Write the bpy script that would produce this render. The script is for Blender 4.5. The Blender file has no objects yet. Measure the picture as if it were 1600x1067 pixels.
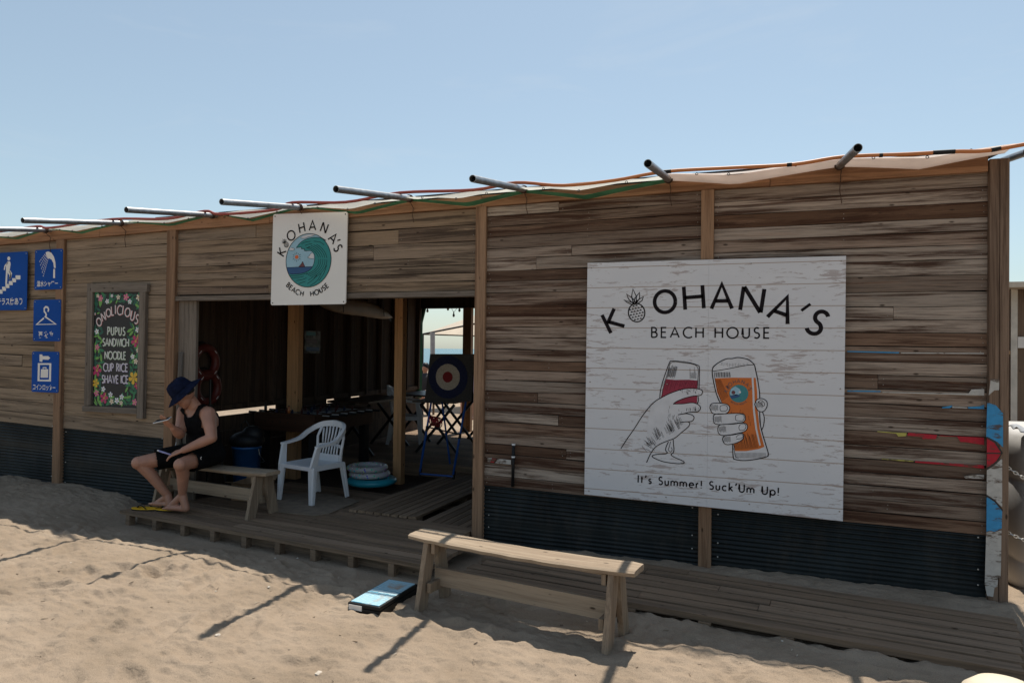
import bpy, bmesh, math, random
import numpy as np
from mathutils import Vector, Matrix
R = math.radians
random.seed(7); rng = np.random.default_rng(11)
SC = bpy.context.scene; COL = SC.collection

# ------------------------------------------------------------------ camera
F, CX, CY = 1067., 800., 533.5
YAW, PITCH, ROLL = R(19.5), R(.67), R(.7)
CAM = Vector((0, -5.2, 1.54))
fw = Vector((-math.sin(YAW)*math.cos(PITCH), math.cos(YAW)*math.cos(PITCH), math.sin(PITCH)))
_r = fw.cross(Vector((0, 0, 1))).normalized(); _u = _r.cross(fw)
rt = math.cos(ROLL)*_r + math.sin(ROLL)*_u
up = -math.sin(ROLL)*_r + math.cos(ROLL)*_u
cd = bpy.data.cameras.new('camera'); cam = bpy.data.objects.new('camera', cd); COL.objects.link(cam)
cd.sensor_width = 36; cd.sensor_fit = 'HORIZONTAL'; cd.lens = 36*F/1600; cd.clip_end = 30000; cd.clip_start = .05
M = Matrix((rt, up, -fw)).transposed().to_4x4(); M.translation = CAM; cam.matrix_world = M
SC.camera = cam
# ------------------------------------------------------------------ sky, sun, exposure
SUN_EL, SUN_DX = R(67.6), .02           # sun stands behind the wall, almost square to it
w = bpy.data.worlds.new('World'); SC.world = w; w.use_nodes = True
nt = w.node_tree; bg = nt.nodes['Background']
sky = nt.nodes.new('ShaderNodeTexSky'); sky.sky_type = 'NISHITA'; sky.sun_disc = False
sky.sun_elevation = SUN_EL; sky.sun_rotation = R(0); sky.air_density = 1.2; sky.dust_density = .7; sky.ozone_density = 1.0; sky.altitude = 0
tint = nt.nodes.new('ShaderNodeMix'); tint.data_type = 'RGBA'; tint.blend_type = 'MULTIPLY'; tint.inputs[0].default_value = 1     # even teal summer haze over the whole sky
tint.inputs[7].default_value = (.89, 1.0, 1.03, 1); hsv = nt.nodes.new('ShaderNodeHueSaturation'); hsv.inputs['Saturation'].default_value = .66; nt.links.new(sky.outputs[0], hsv.inputs['Color']); nt.links.new(hsv.outputs[0], tint.inputs[6])
hz_ = nt.nodes.new('ShaderNodeMix'); hz_.data_type = 'RGBA'; hz_.inputs[0].default_value = .12
hz_.inputs[7].default_value = (3.2, 4.1, 4.6, 1); nt.links.new(tint.outputs[2], hz_.inputs[6])
tcw = nt.nodes.new('ShaderNodeTexCoord'); mpw = nt.nodes.new('ShaderNodeMapping'); mpw.inputs['Scale'].default_value = (2.2, 2.2, 9); nt.links.new(tcw.outputs['Generated'], mpw.inputs[0])
nzw = nt.nodes.new('ShaderNodeTexNoise'); nzw.inputs['Scale'].default_value = 1.6; nzw.inputs['Detail'].default_value = 8; nzw.inputs['Roughness'].default_value = .6; nzw.inputs['Distortion'].default_value = .5; nt.links.new(mpw.outputs[0], nzw.inputs['Vector'])
rmw = nt.nodes.new('ShaderNodeMapRange'); rmw.inputs[1].default_value = .56; rmw.inputs[2].default_value = .86; rmw.inputs[4].default_value = .2; nt.links.new(nzw.outputs[0], rmw.inputs[0])   # faint cloud wisps
cw = nt.nodes.new('ShaderNodeMix'); cw.data_type = 'RGBA'; nt.links.new(rmw.outputs[0], cw.inputs[0]); nt.links.new(hz_.outputs[2], cw.inputs[6]); cw.inputs[7].default_value = (6.2, 6.4, 6.5, 1)
nt.links.new(cw.outputs[2], bg.inputs[0]); bg.inputs[1].default_value = .090
sd = bpy.data.lights.new('sun', 'SUN'); sd.energy = 4.4; sd.angle = R(.53); sd.color = (1, .93, .82)
so = bpy.data.objects.new('sun', sd); COL.objects.link(so)
sv = Vector((SUN_DX, math.cos(SUN_EL), math.sin(SUN_EL))).normalized()
so.rotation_euler = sv.to_track_quat('Z', 'Y').to_euler(); so.location = (0, 10, 20)
SC.view_settings.view_transform = 'Standard'; SC.view_settings.look = 'None'; SC.view_settings.gamma = 1
SC.view_settings.use_curve_mapping = False; SC.view_settings.exposure = 0.46

def ray(x, y): return fw + rt*((x-CX)/F) - up*((y-CY)/F)
def onY(x, y, Y=0.):
    d = ray(x, y); return CAM + d*((Y-CAM.y)/d.y)
def onZ(x, y, Z=0.):
    d = ray(x, y); return CAM + d*((Z-CAM.z)/d.z)
def onX(x, y, X):
    d = ray(x, y); return CAM + d*((X-CAM.x)/d.x)

# ------------------------------------------------------------------ materials
def new_mat(name):
    m = bpy.data.materials.new(name); m.use_nodes = True
    n = m.node_tree.nodes; l = m.node_tree.links
    return m, n, l, n['Principled BSDF']
def node(n, t, **k):
    o = n.new('ShaderNode'+t)
    for a, b in k.items(): setattr(o, a, b)
    return o
def ramp(n, stops):
    r = n.new('ShaderNodeValToRGB'); e = r.color_ramp.elements
    e[0].position, e[0].color = stops[0][0], (*stops[0][1], 1)
    e[1].position, e[1].color = stops[-1][0], (*stops[-1][1], 1)
    for p, c in stops[1:-1]:
        x = e.new(p); x.color = (*c, 1)
    return r
def mixc(n, l, f, a, b, mode='MIX'):
    m = n.new('ShaderNodeMix'); m.data_type = 'RGBA'; m.blend_type = mode
    for s, v in ((m.inputs[0], f), (m.inputs[6], a), (m.inputs[7], b)):
        if isinstance(v, (int, float)): s.default_value = v
        elif isinstance(v, tuple): s.default_value = (*v, 1)
        else: l.new(v, s)
    return m.outputs[2]
def plain(name, col, rough=.6, metal=0., var=.12, scale=8., bump=0., spec=.5, trans=0.):
    m, n, l, p = new_mat(name)
    tc = node(n, 'TexCoord'); nz = node(n, 'TexNoise'); nz.inputs['Scale'].default_value = scale; nz.inputs['Detail'].default_value = 5
    l.new(tc.outputs['Object'], nz.inputs['Vector'])
    lo = tuple(c*(1-var*1.6) for c in col); hi = tuple(min(1, c*(1+var)) for c in col)
    r = ramp(n, [(.3, lo), (.7, hi)]); l.new(nz.outputs[0], r.inputs[0]); l.new(r.outputs[0], p.inputs['Base Color'])
    p.inputs['Roughness'].default_value = rough; p.inputs['Metallic'].default_value = metal
    p.inputs['Specular IOR Level'].default_value = spec
    if trans:
        out = n['Material Output']; tr = node(n, 'BsdfTranslucent'); l.new(r.outputs[0], tr.inputs[0])
        ms = node(n, 'MixShader'); ms.inputs[0].default_value = trans; l.new(p.outputs[0], ms.inputs[1]); l.new(tr.outputs[0], ms.inputs[2]); l.new(ms.outputs[0], out.inputs[0])
    if bump:
        b = node(n, 'Bump'); b.inputs['Strength'].default_value = bump; b.inputs['Distance'].default_value = .01
        n2 = node(n, 'TexNoise'); n2.inputs['Scale'].default_value = scale*6; l.new(tc.outputs['Object'], n2.inputs['Vector'])
        l.new(n2.outputs[0], b.inputs['Height']); l.new(b.outputs[0], p.inputs['Normal'])
    return m
def wood(name, pal, axis=0, stain=(.03, .02, .015), stain_amt=.6, grain=.5, rough=.85, bump=.5, knots=True):
    """weathered board: per-board tone, long grain, dark stains, knots and scratches; grain runs along local axis"""
    m, n, l, p = new_mat(name)
    tc = node(n, 'TexCoord'); oi = node(n, 'ObjectInfo')
    off = node(n, 'VectorMath', operation='SCALE'); off.inputs[0].default_value = (37., 53., 71.); l.new(oi.outputs['Random'], off.inputs['Scale'])
    add = node(n, 'VectorMath', operation='ADD'); l.new(tc.outputs['Object'], add.inputs[0]); l.new(off.outputs[0], add.inputs[1])
    def sc(v, det, rough_=.6, dist=0.):
        mp = node(n, 'Mapping'); s = [v[1], v[1], v[1]]; s[axis] = v[0]; mp.inputs['Scale'].default_value = s
        l.new(add.outputs[0], mp.inputs[0]); t = node(n, 'TexNoise'); t.inputs['Scale'].default_value = 1
        t.inputs['Detail'].default_value = det; t.inputs['Roughness'].default_value = rough_; t.inputs['Distortion'].default_value = dist
        l.new(mp.outputs[0], t.inputs['Vector']); return t.outputs[0]
    k = len(pal); r = ramp(n, [(i/(k-1), c) for i, c in enumerate(pal)]); l.new(oi.outputs['Random'], r.inputs[0])
    g = sc((3.5, 120), 6, .65, .4); rg = ramp(n, [(.28, (1-grain,)*3), (.5, (1, 1, 1)), (.75, (1+grain*.35,)*3)]); l.new(g, rg.inputs[0])
    c = mixc(n, l, 1., r.outputs[0], rg.outputs[0], 'MULTIPLY')
    t2 = sc((.75, 19), 8, .70, .45); rs = ramp(n, [(.475, (0, 0, 0)), (.60, (1, 1, 1))]); l.new(t2, rs.inputs[0])
    ms = node(n, 'Math', operation='MULTIPLY'); l.new(rs.outputs[0], ms.inputs[0]); ms.inputs[1].default_value = stain_amt
    c = mixc(n, l, ms.outputs[0], c, stain)
    t3 = sc((1.6, 46), 8, .75, .6); r3 = ramp(n, [(.57, (0, 0, 0)), (.74, (.75, .75, .75))]); l.new(t3, r3.inputs[0])
    c = mixc(n, l, r3.outputs[0], c, tuple(min(1, x*1.7) for x in pal[len(pal)//2]))
    if knots:
        mp = node(n, 'Mapping'); s = [13., 13., 13.]; s[axis] = 5.; mp.inputs['Scale'].default_value = s; l.new(add.outputs[0], mp.inputs[0])
        vo = node(n, 'TexVoronoi'); vo.inputs['Scale'].default_value = 1; l.new(mp.outputs[0], vo.inputs['Vector'])
        rk = ramp(n, [(.055, (.85, .85, .85)), (.11, (0, 0, 0))]); l.new(vo.outputs['Distance'], rk.inputs[0])
        c = mixc(n, l, rk.outputs[0], c, (.028, .016, .01))
    l.new(c, p.inputs['Base Color']); p.inputs['Roughness'].default_value = rough; p.inputs['Specular IOR Level'].default_value = .25
    b = node(n, 'Bump'); b.inputs['Strength'].default_value = bump; b.inputs['Distance'].default_value = .004
    l.new(g, b.inputs['Height']); l.new(b.outputs[0], p.inputs['Normal'])
    return m

PR = [(0.085, 0.045, 0.0269), (0.291, 0.24, 0.198), (0.13, 0.0738, 0.0462), (0.388, 0.32, 0.264), (0.18, 0.108, 0.0706), (0.3492, 0.288, 0.2376), (0.1, 0.0522, 0.0294), (0.3589, 0.296, 0.2442), (0.24, 0.1548, 0.1058)]
PL = [(0.235, 0.168, 0.1097), (0.285, 0.2064, 0.1376), (0.255, 0.1901, 0.1348), (0.315, 0.2304, 0.1562)]
PM = [(0.24, 0.1814, 0.1302), (0.17, 0.119, 0.0862), (0.28, 0.2, 0.132), (0.23, 0.1814, 0.1496)]
PP = [(.29, .175, .105), (.25, .148, .088), (.32, .20, .125)]
PD = [(0.2068, 0.1393, 0.0908), (0.2464, 0.1684, 0.112), (0.176, 0.1182, 0.0772), (0.2728, 0.1903, 0.1302)]
PB = [(.30, .235, .17), (.33, .26, .19)]
W_right = wood('weathered_planks_grey', PR, 0, stain=(.042, .016, .008), stain_amt=.93, grain=.62)
W_left = wood('weathered_planks_tan', PL, 0, stain=(.06, .042, .03), stain_amt=.6, grain=.32)
W_mid = wood('weathered_planks_mixed', PM, 0, stain=(.035, .022, .016), stain_amt=.8, grain=.4)
W_post = wood('post_timber', PP, 2, stain=(.09, .045, .025), stain_amt=.6, grain=.35)
W_beam = wood('beam_timber', [(.28, .15, .082), (.33, .18, .10)], 0, stain=(.10, .045, .022), stain_amt=.6, grain=.35)
W_corner = wood('corner_post_timber', [(.20, .135, .095), (.20, .135, .095)], 2, stain=(.07, .04, .025), stain_amt=.7, grain=.5)
W_frame = wood('grey_frame_timber', [(.20, .165, .135), (.17, .14, .115)], 0, stain=(.06, .045, .035), stain_amt=.5)
W_framev = wood('grey_frame_timber_upright', [(.20, .165, .135), (.17, .14, .115)], 2, stain=(.06, .045, .035), stain_amt=.5)
W_deck = wood('deck_boards', PD, 0, stain=(.05, .04, .03), stain_amt=.5, grain=.4)
W_decky = wood('deck_boards_crosswise', PD, 1, stain=(.04, .032, .025), stain_amt=.5, grain=.4)
W_bench = wood('bench_timber', PB, 0, stain=(.16, .11, .075), stain_amt=.5, grain=.3)
W_benchv = wood('bench_leg_timber', [(.24, .18, .125), (.28, .21, .15)], 2, stain=(.12, .085, .06), stain_amt=.5, grain=.35)
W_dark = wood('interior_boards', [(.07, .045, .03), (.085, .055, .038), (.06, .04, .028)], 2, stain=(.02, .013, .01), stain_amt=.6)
W_int = wood('interior_post_timber', [(.56, .32, .16), (.52, .29, .14)], 2, stain=(.2, .1, .05), stain_amt=.4, grain=.3)
W_foos = wood('dark_table_wood', [(.045, .022, .014), (.05, .025, .015)], 0, stain=(.02, .01, .007), stain_amt=.5, rough=.4)
DARK = plain('dark_backing', (.015, .012, .01), .9)
CORR = plain('dark_corrugated_metal', (.014, .019, .021), .55, 0, .3, 3., .05, spec=.25)
_n, _l = CORR.node_tree.nodes, CORR.node_tree.links; _p = _n['Principled BSDF']; _src = _p.inputs['Base Color'].links[0].from_socket
_tc = node(_n, 'TexCoord'); _mp = node(_n, 'Mapping'); _mp.inputs['Scale'].default_value = (5, 1, 1.6); _l.new(_tc.outputs['Object'], _mp.inputs[0]); _t = node(_n, 'TexNoise'); _t.inputs['Scale'].default_value = 1.5; _t.inputs['Detail'].default_value = 9; _t.inputs['Roughness'].default_value = .7; _l.new(_mp.outputs[0], _t.inputs['Vector'])
_r = ramp(_n, [(.48, (0, 0, 0)), (.78, (.38, .38, .38))]); _l.new(_t.outputs[0], _r.inputs[0]); _l.new(mixc(_n, _l, _r.outputs[0], _src, (.075, .062, .050)), _p.inputs['Base Color'])
STEEL = plain('galvanised_steel', (.30, .31, .32), .42, .75, .18, 14.)
BLACK = plain('black_plastic', (.010, .010, .011), .5, spec=.25)
BLACKM = plain('black_metal', (.02, .02, .02), .4, .5)
WHITEP = plain('white_plastic', (.66, .67, .70), .38, 0, .03, 4.)
SIGNW = plain('sign_white_board', (.72, .70, .67), .5, 0, .03, 2.)
INK = plain('sign_ink', (.014, .011, .013), .8, spec=.08)
BLUE = plain('sign_blue', (.002, .062, .31), .6, 0, .06, 3., spec=.12)
SIGNI = plain('sign_icon_white', (.74, .70, .66), .5, 0, .03)
SCREW = plain('screw_head', (.55, .53, .5), .35, .6)
NAIL = plain('nail_head', (.30, .27, .24), .5, .5)

# ------------------------------------------------------------------ mesh helpers
def tag(o, label=None, cat=None, group=None, kind=None):
    if label: o['label'] = label
    if cat: o['category'] = cat
    if group: o['group'] = group
    if kind: o['kind'] = kind
    return o
def empty(name, loc=(0, 0, 0), rz=0., **k):
    o = bpy.data.objects.new(name, None); COL.objects.link(o); o.location = loc; o.rotation_euler = (0, 0, rz); o.empty_display_size = .1
    return tag(o, **k)
class MB:
    def __init__(s): s.v = []; s.f = []; s.g = []
    def mark(s, k0): s.g.append((k0, len(s.v)))
    def add(s, v, f):
        k = len(s.v); s.v += [tuple(a) for a in v]; s.f += [tuple(i+k for i in q) for q in f]; return s
    def box(s, x0, x1, y0, y1, z0, z1):
        return s.add([(x, y, z) for x in (x0, x1) for y in (y0, y1) for z in (z0, z1)],
                     [(0, 1, 3, 2), (4, 6, 7, 5), (0, 4, 5, 1), (2, 3, 7, 6), (0, 2, 6, 4), (1, 5, 7, 3)])
    def bar(s, a, b, w, t, upv=(0, 0, 1), w2=None, t2=None):
        a, b = Vector(a), Vector(b); d = (b-a).normalized(); u = Vector(upv)
        if abs(d.dot(u)) > .98: u = Vector((0, 1, 0))
        x = d.cross(u).normalized(); z = x.cross(d)
        w2 = w if w2 is None else w2; t2 = t if t2 is None else t2
        vs = [p+x*sx*ww/2+z*sz*tt/2 for p, ww, tt in ((a, w, t), (b, w2, t2)) for sx in (-1, 1) for sz in (-1, 1)]
        return s.add(vs, [(0, 1, 3, 2), (4, 6, 7, 5), (0, 4, 5, 1), (2, 3, 7, 6), (0, 2, 6, 4), (1, 5, 7, 3)])
    def tube(s, pts, r, n=10, cap=True, closed=False):
        P = [Vector(p) for p in pts]; m = len(P); rr = r if isinstance(r, (list, tuple)) else [r]*m
        rings = []; prev = None
        for i, p in enumerate(P):
            if closed: d = (P[(i+1) % m]-P[i-1]).normalized()
            else: d = (P[min(i+1, m-1)]-P[max(i-1, 0)]).normalized()
            if prev is None:
                u = Vector((0, 0, 1)) if abs(d.z) < .9 else Vector((1, 0, 0))
                x = d.cross(u).normalized()
            else: x = (prev-d*prev.dot(d)).normalized()
            prev = x; y = d.cross(x)
            rings.append([p+(x*math.cos(2*math.pi*k/n)+y*math.sin(2*math.pi*k/n))*rr[i] for k in range(n)])
        v = [q for g in rings for q in g]; f = []
        for i in range(m if closed else m-1):
            j = (i+1) % m
            for k in range(n): f.append((i*n+k, i*n+(k+1) % n, j*n+(k+1) % n, j*n+k))
        if cap and not closed: f += [tuple(range(n))[::-1], tuple((m-1)*n+k for k in range(n))]
        return s.add(v, f)
    def lathe(s, prof, n=24, c=(0, 0, 0), M=None, sx=1., sy=1.):
        v = []; f = []
        for r, z in prof:
            for k in range(n):
                a = 2*math.pi*k/n; p = Vector((r*math.cos(a)*sx, r*math.sin(a)*sy, z))
                v.append((M @ p if M else p)+Vector(c))
        for i in range(len(prof)-1):
            for k in range(n): f.append((i*n+k, i*n+(k+1) % n, (i+1)*n+(k+1) % n, (i+1)*n+k))
        f += [tuple(range(n))[::-1], tuple((len(prof)-1)*n+k for k in range(n))]
        return s.add(v, f)
    def torus(s, R_, r, c, n=40, m=14, sz=1.):
        v = []; f = []
        for i in range(n):
            a = 2*math.pi*i/n
            for j in range(m):
                b = 2*math.pi*j/m; q = R_+r*math.cos(b)
                v.append((c[0]+q*math.cos(a), c[1]+q*math.sin(a), c[2]+r*math.sin(b)*sz))
        for i in range(n):
            for j in range(m): f.append((i*m+j, ((i+1) % n)*m+j, ((i+1) % n)*m+(j+1) % m, i*m+(j+1) % m))
        return s.add(v, f)
    def build(s, name, mat, parent=None, loc=None, smooth=False, bevel=0., kind=None):
        me = bpy.data.meshes.new(name)
        v = s.v
        if loc is not None: v = [(a-loc[0], b-loc[1], c-loc[2]) for a, b, c in v]
        me.from_pydata(v, [], s.f)
        bm = bmesh.new(); bm.from_mesh(me); bmesh.ops.recalc_face_normals(bm, faces=bm.faces)
        if bevel: bmesh.ops.bevel(bm, geom=list(bm.edges), offset=bevel, segments=2, affect='EDGES', profile=.6)
        bm.to_mesh(me); bm.free()
        if smooth:
            for p in me.polygons: p.use_smooth = True
        me.materials.append(mat)
        o = bpy.data.objects.new(name, me); COL.objects.link(o)
        if loc is not None: o.location = loc
        if parent is not None: o.parent = parent
        if kind: o['kind'] = kind
        return o
def rel(o, parent_loc):                 # world-placed child under an Empty that sits at parent_loc (unrotated)
    o.location = Vector(o.location)-Vector(parent_loc); return o
def copy_tree(o, parent=None):
    c = o.copy(); COL.objects.link(c); c.parent = parent
    for ch in list(o.children): copy_tree(ch, c)
    return c

# ------------------------------------------------------------------ ground: sand, sea
def vnoise(x, y, seed, f):
    """smooth value noise on arrays"""
    g = np.random.default_rng(seed).random((256, 256))
    X = x*f+1000; Y = y*f+1000; i = np.floor(X).astype(int); j = np.floor(Y).astype(int)
    u = X-i; v = Y-j; u = u*u*(3-2*u); v = v*v*(3-2*v)
    a = g[i % 256, j % 256]; b = g[(i+1) % 256, j % 256]; c = g[i % 256, (j+1) % 256]; d = g[(i+1) % 256, (j+1) % 256]
    return (a*(1-u)+b*u)*(1-v)+(c*(1-u)+d*u)*v-.5
def sstep(a, b, x):
    t = np.clip((x-a)/(b-a), 0, 1); return t*t*(3-2*t)
def sand_base(x, y):
    z = -.06+np.zeros_like(x)
    z += (.015+.05*sstep(-2.3, -3.4, x))*sstep(-.8, -1.5, y)+.045*sstep(-3., -4.2, x)*sstep(-.85, -1.25, y)
    left = sstep(-5.15, -6.7, x)
    z += left*(.09+.075*sstep(-1.3, -.05, y))*np.where(y > .6, 1-sstep(.6, 2., y)*.6, 1.)
    z += .05*sstep(-.5, -.1, y)*sstep(-1.8, -1.2, x)*(1-sstep(.2, .6, y))
    z += -3.2*sstep(40, 75, y)+.0*x
    return z
_fp = np.random.default_rng(5); FOOT = []
for k in range(210):
    FOOT.append((_fp.uniform(-7.5, 2.5), _fp.uniform(-3.4, -.95), _fp.uniform(0, 6.28), _fp.uniform(.02, .05)))
def sand_h(x, y):
    z = sand_base(x, y)
    near = (1-sstep(4, 12, np.abs(y+2)))*(1-sstep(9, 16, np.abs(x+3)))
    amp = np.where(y > -.9, .75, 1.)
    d = .022*vnoise(x, y, 1, 1.3)+.014*vnoise(x+.3*y, y, 2, 3.1)+.012*np.abs(vnoise(x-.25*y, y*1.5, 3, 6.))*2+.015*np.abs(vnoise(x*.9+y*.3, y*1.6, 4, 11.))*2+.011*vnoise(x+.2*y, y*1.7, 6, 24.)+.007*vnoise(x, y*1.3, 7, 45.)
    d += .055*vnoise(x, y, 8, 4.)*sstep(-4., -6., x)*sstep(-.9, -.2, y)
    z = z+near*amp*(d-.012)
    # keep the sand below the decks
    under = sstep(-5.95, -5.35, x)*(1-sstep(-2.0, -1.9, x))*sstep(-.78, -.60, y+.12*(x+5.4))
    z = np.where(under > 0, z*(1-under)+under*np.minimum(z, -.07), z)
    inside = sstep(-5.62, -5.5, x)*(1-sstep(1.3, 1.4, x))*sstep(.02, .12, y)*(1-sstep(6.2, 6.6, y))
    z = z*(1-inside)+inside*(-.09)
    rd = sstep(-2.0, -1.85, x)*(1-sstep(1.3, 1.45, x))*sstep(.0, .10, y+.86+.112*(x+1.9))*(1-sstep(-.34, -.24, y))
    z = z+.008*sstep(-2.0, -1.6, x)*sstep(-.32, -.06, y+.86+.112*(x+1.9))*(1-rd)*(1-sstep(-.5, -.3, y))
    z = z*(1-rd)+rd*np.minimum(z, -.085)
    return z
def make_sand():
    def axis(lo, hi, a, b, st, far):
        core = list(np.arange(a, b, st)); out = []; s = st; p = a
        while p > lo: s *= far; p -= s; out.append(p)
        res = out[::-1]+core; s = st; p = core[-1]
        while p < hi: s *= far; p += s; res.append(p)
        return np.array(res)
    xs = axis(-3000, 3000, -8.4, 2.6, .016, 1.12); ys = axis(-400, 130, -3.5, .15, .013, 1.12)
    X, Y = np.meshgrid(xs, ys, indexing='ij'); Z = sand_h(X, Y)
    for fx, fy, a, dp in FOOT:
        m = (abs(X-fx) < .3) & (abs(Y-fy) < .3)
        dx, dy = X[m]-fx, Y[m]-fy
        u = dx*math.cos(a)+dy*math.sin(a); v = -dx*math.sin(a)+dy*math.cos(a)
        q = np.sqrt((u/.135)**2+(v/.058)**2)
        Z[m] += -dp*.5*np.exp(-q**4)+dp*.30*np.exp(-((q-1.45)/.35)**2)
    nx, ny = X.shape; v = np.stack([X, Y, Z], -1).reshape(-1, 3)
    i = np.arange(nx*ny).reshape(nx, ny)
    f = np.stack([i[:-1, :-1], i[1:, :-1], i[1:, 1:], i[:-1, 1:]], -1).reshape(-1, 4)
    me = bpy.data.meshes.new('sand'); me.vertices.add(len(v)); me.vertices.foreach_set('co', v.ravel())
    me.loops.add(f.size); me.loops.foreach_set('vertex_index', f.ravel().astype(np.int32)); me.polygons.add(len(f))
    me.polygons.foreach_set('loop_start', np.arange(0, f.size, 4, dtype=np.int32)); me.polygons.foreach_set('loop_total', np.full(len(f), 4, dtype=np.int32))
    me.polygons.foreach_set('use_smooth', np.ones(len(f), dtype=bool)); me.update(); me.validate()
    m, n, l, p = new_mat('beach_sand')
    tc = node(n, 'TexCoord'); t = node(n, 'TexNoise'); t.inputs['Scale'].default_value = 2.2; t.inputs['Detail'].default_value = 8; l.new(tc.outputs['Object'], t.inputs['Vector'])
    r = ramp(n, [(.3, (.25, .195, .143)), (.55, (.305, .240, .180)), (.75, (.34, .272, .207))]); l.new(t.outputs[0], r.inputs[0])
    t2 = node(n, 'TexNoise'); t2.inputs['Scale'].default_value = 420; t2.inputs['Detail'].default_value = 3; l.new(tc.outputs['Object'], t2.inputs['Vector'])
    r2 = ramp(n, [(.33, (.62, .6, .58)), (.5, (1, 1, 1)), (.7, (1.15, 1.15, 1.15))]); l.new(t2.outputs[0], r2.inputs[0])
    c = mixc(n, l, 1., r.outputs[0], r2.outputs[0], 'MULTIPLY'); 
    vo = node(n, 'TexVoronoi'); vo.inputs['Scale'].default_value = 9; l.new(tc.outputs['Object'], vo.inputs['Vector'])
    rk = ramp(n, [(.018, (1, 1, 1)), (.035, (0, 0, 0))]); l.new(vo.outputs['Distance'], rk.inputs[0])
    c = mixc(n, l, rk.outputs[0], c, (.07, .05, .035)); l.new(c, p.inputs['Base Color'])
    p.inputs['Roughness'].default_value = 1; p.inputs['Specular IOR Level'].default_value = .1
    b = node(n, 'Bump'); b.inputs['Strength'].default_value = .9; b.inputs['Distance'].default_value = .016
    t3 = node(n, 'TexNoise'); t3.inputs['Scale'].default_value = 26; t3.inputs['Detail'].default_value = 10; t3.inputs['Roughness'].default_value = .68; l.new(tc.outputs['Object'], t3.inputs['Vector'])
    l.new(t3.outputs[0], b.inputs['Height']); l.new(b.outputs[0], p.inputs['Normal'])
    me.materials.append(m); o = bpy.data.objects.new('sand', me); COL.objects.link(o)
    return tag(o, kind='structure', label='pale brown beach sand with footprints and ripples')
make_sand()
def hsand(x, y): return float(sand_h(np.array([x]), np.array([y]))[0])
m, n, l, p = new_mat('sea_water'); p.inputs['Base Color'].default_value = (.03, .12, .16, 1); p.inputs['Roughness'].default_value = .25
tc = node(n, 'TexCoord'); t = node(n, 'TexNoise'); t.inputs['Scale'].default_value = .25; t.inputs['Detail'].default_value = 8; l.new(tc.outputs['Object'], t.inputs['Vector'])
b = node(n, 'Bump'); b.inputs['Strength'].default_value = .8; b.inputs['Distance'].default_value = 1.; l.new(t.outputs[0], b.inputs['Height']); l.new(b.outputs[0], p.inputs['Normal'])
tag(MB().add([(-20000, 45, -1.2), (20000, 45, -1.2), (20000, 20000, -1.2), (-20000, 20000, -1.2)], [(0, 1, 2, 3)]).build('sea', m), kind='structure', label='blue-green sea seen through the hut')

# ------------------------------------------------------------------ the beach house
HOUSE = empty('beach_house', (-2, 0, 0), label='long weathered wooden beach house with plank front and dark corrugated skirting', cat='beach house')
HL = (-2, 0, 0)
def hpart(mb, name, mat, loc=None, parent=None, **k):
    """part placed in world coordinates under the house Empty"""
    o = mb.build(name, mat, None, loc=loc if loc is not None else (0, 0, 0), **k)
    o.parent = HOUSE if parent is None else parent
    o.location = Vector(o.location)-Vector(HL)
    return o
BX = [-8.6, -7.85, -5.3, -2.15, -.36, 1.42, 1.6]
BZ0 = [2.595, 2.61, 2.66, 2.70, 2.72, 2.725, 2.725]
BZ1 = [2.69, 2.71, 2.76, 2.79, 2.805, 2.83, 2.83]
def beam0(x): return float(np.interp(x, BX, BZ0))
def beam1(x): return float(np.interp(x, BX, BZ1))
def plank_mesh(L, h, t, bow=0.):
    """a sawn board with slightly wavering edges, local x along its length, front at -y"""
    ns = max(2, min(6, int(L/.3))); v = []; f = []
    for i in range(ns+1):
        x = -L/2+L*i/ns; a = random.uniform(-.0022, .0022); c = random.uniform(-.0022, .0022); yb = random.uniform(-.0015, .0015)
        for (y, z) in ((-t/2+yb, -h/2+a), (-t/2+yb, h/2+c), (t/2, h/2+c), (t/2, -h/2+a)): v.append((x, y, z))
    for i in range(ns):
        k = i*4
        for j in range(4): f.append((k+j, k+(j+1) % 4, k+4+(j+1) % 4, k+4+j))
    f += [(0, 3, 2, 1), (ns*4, ns*4+1, ns*4+2, ns*4+3)]
    return MB().add(v, f)
NAILS = []
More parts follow.
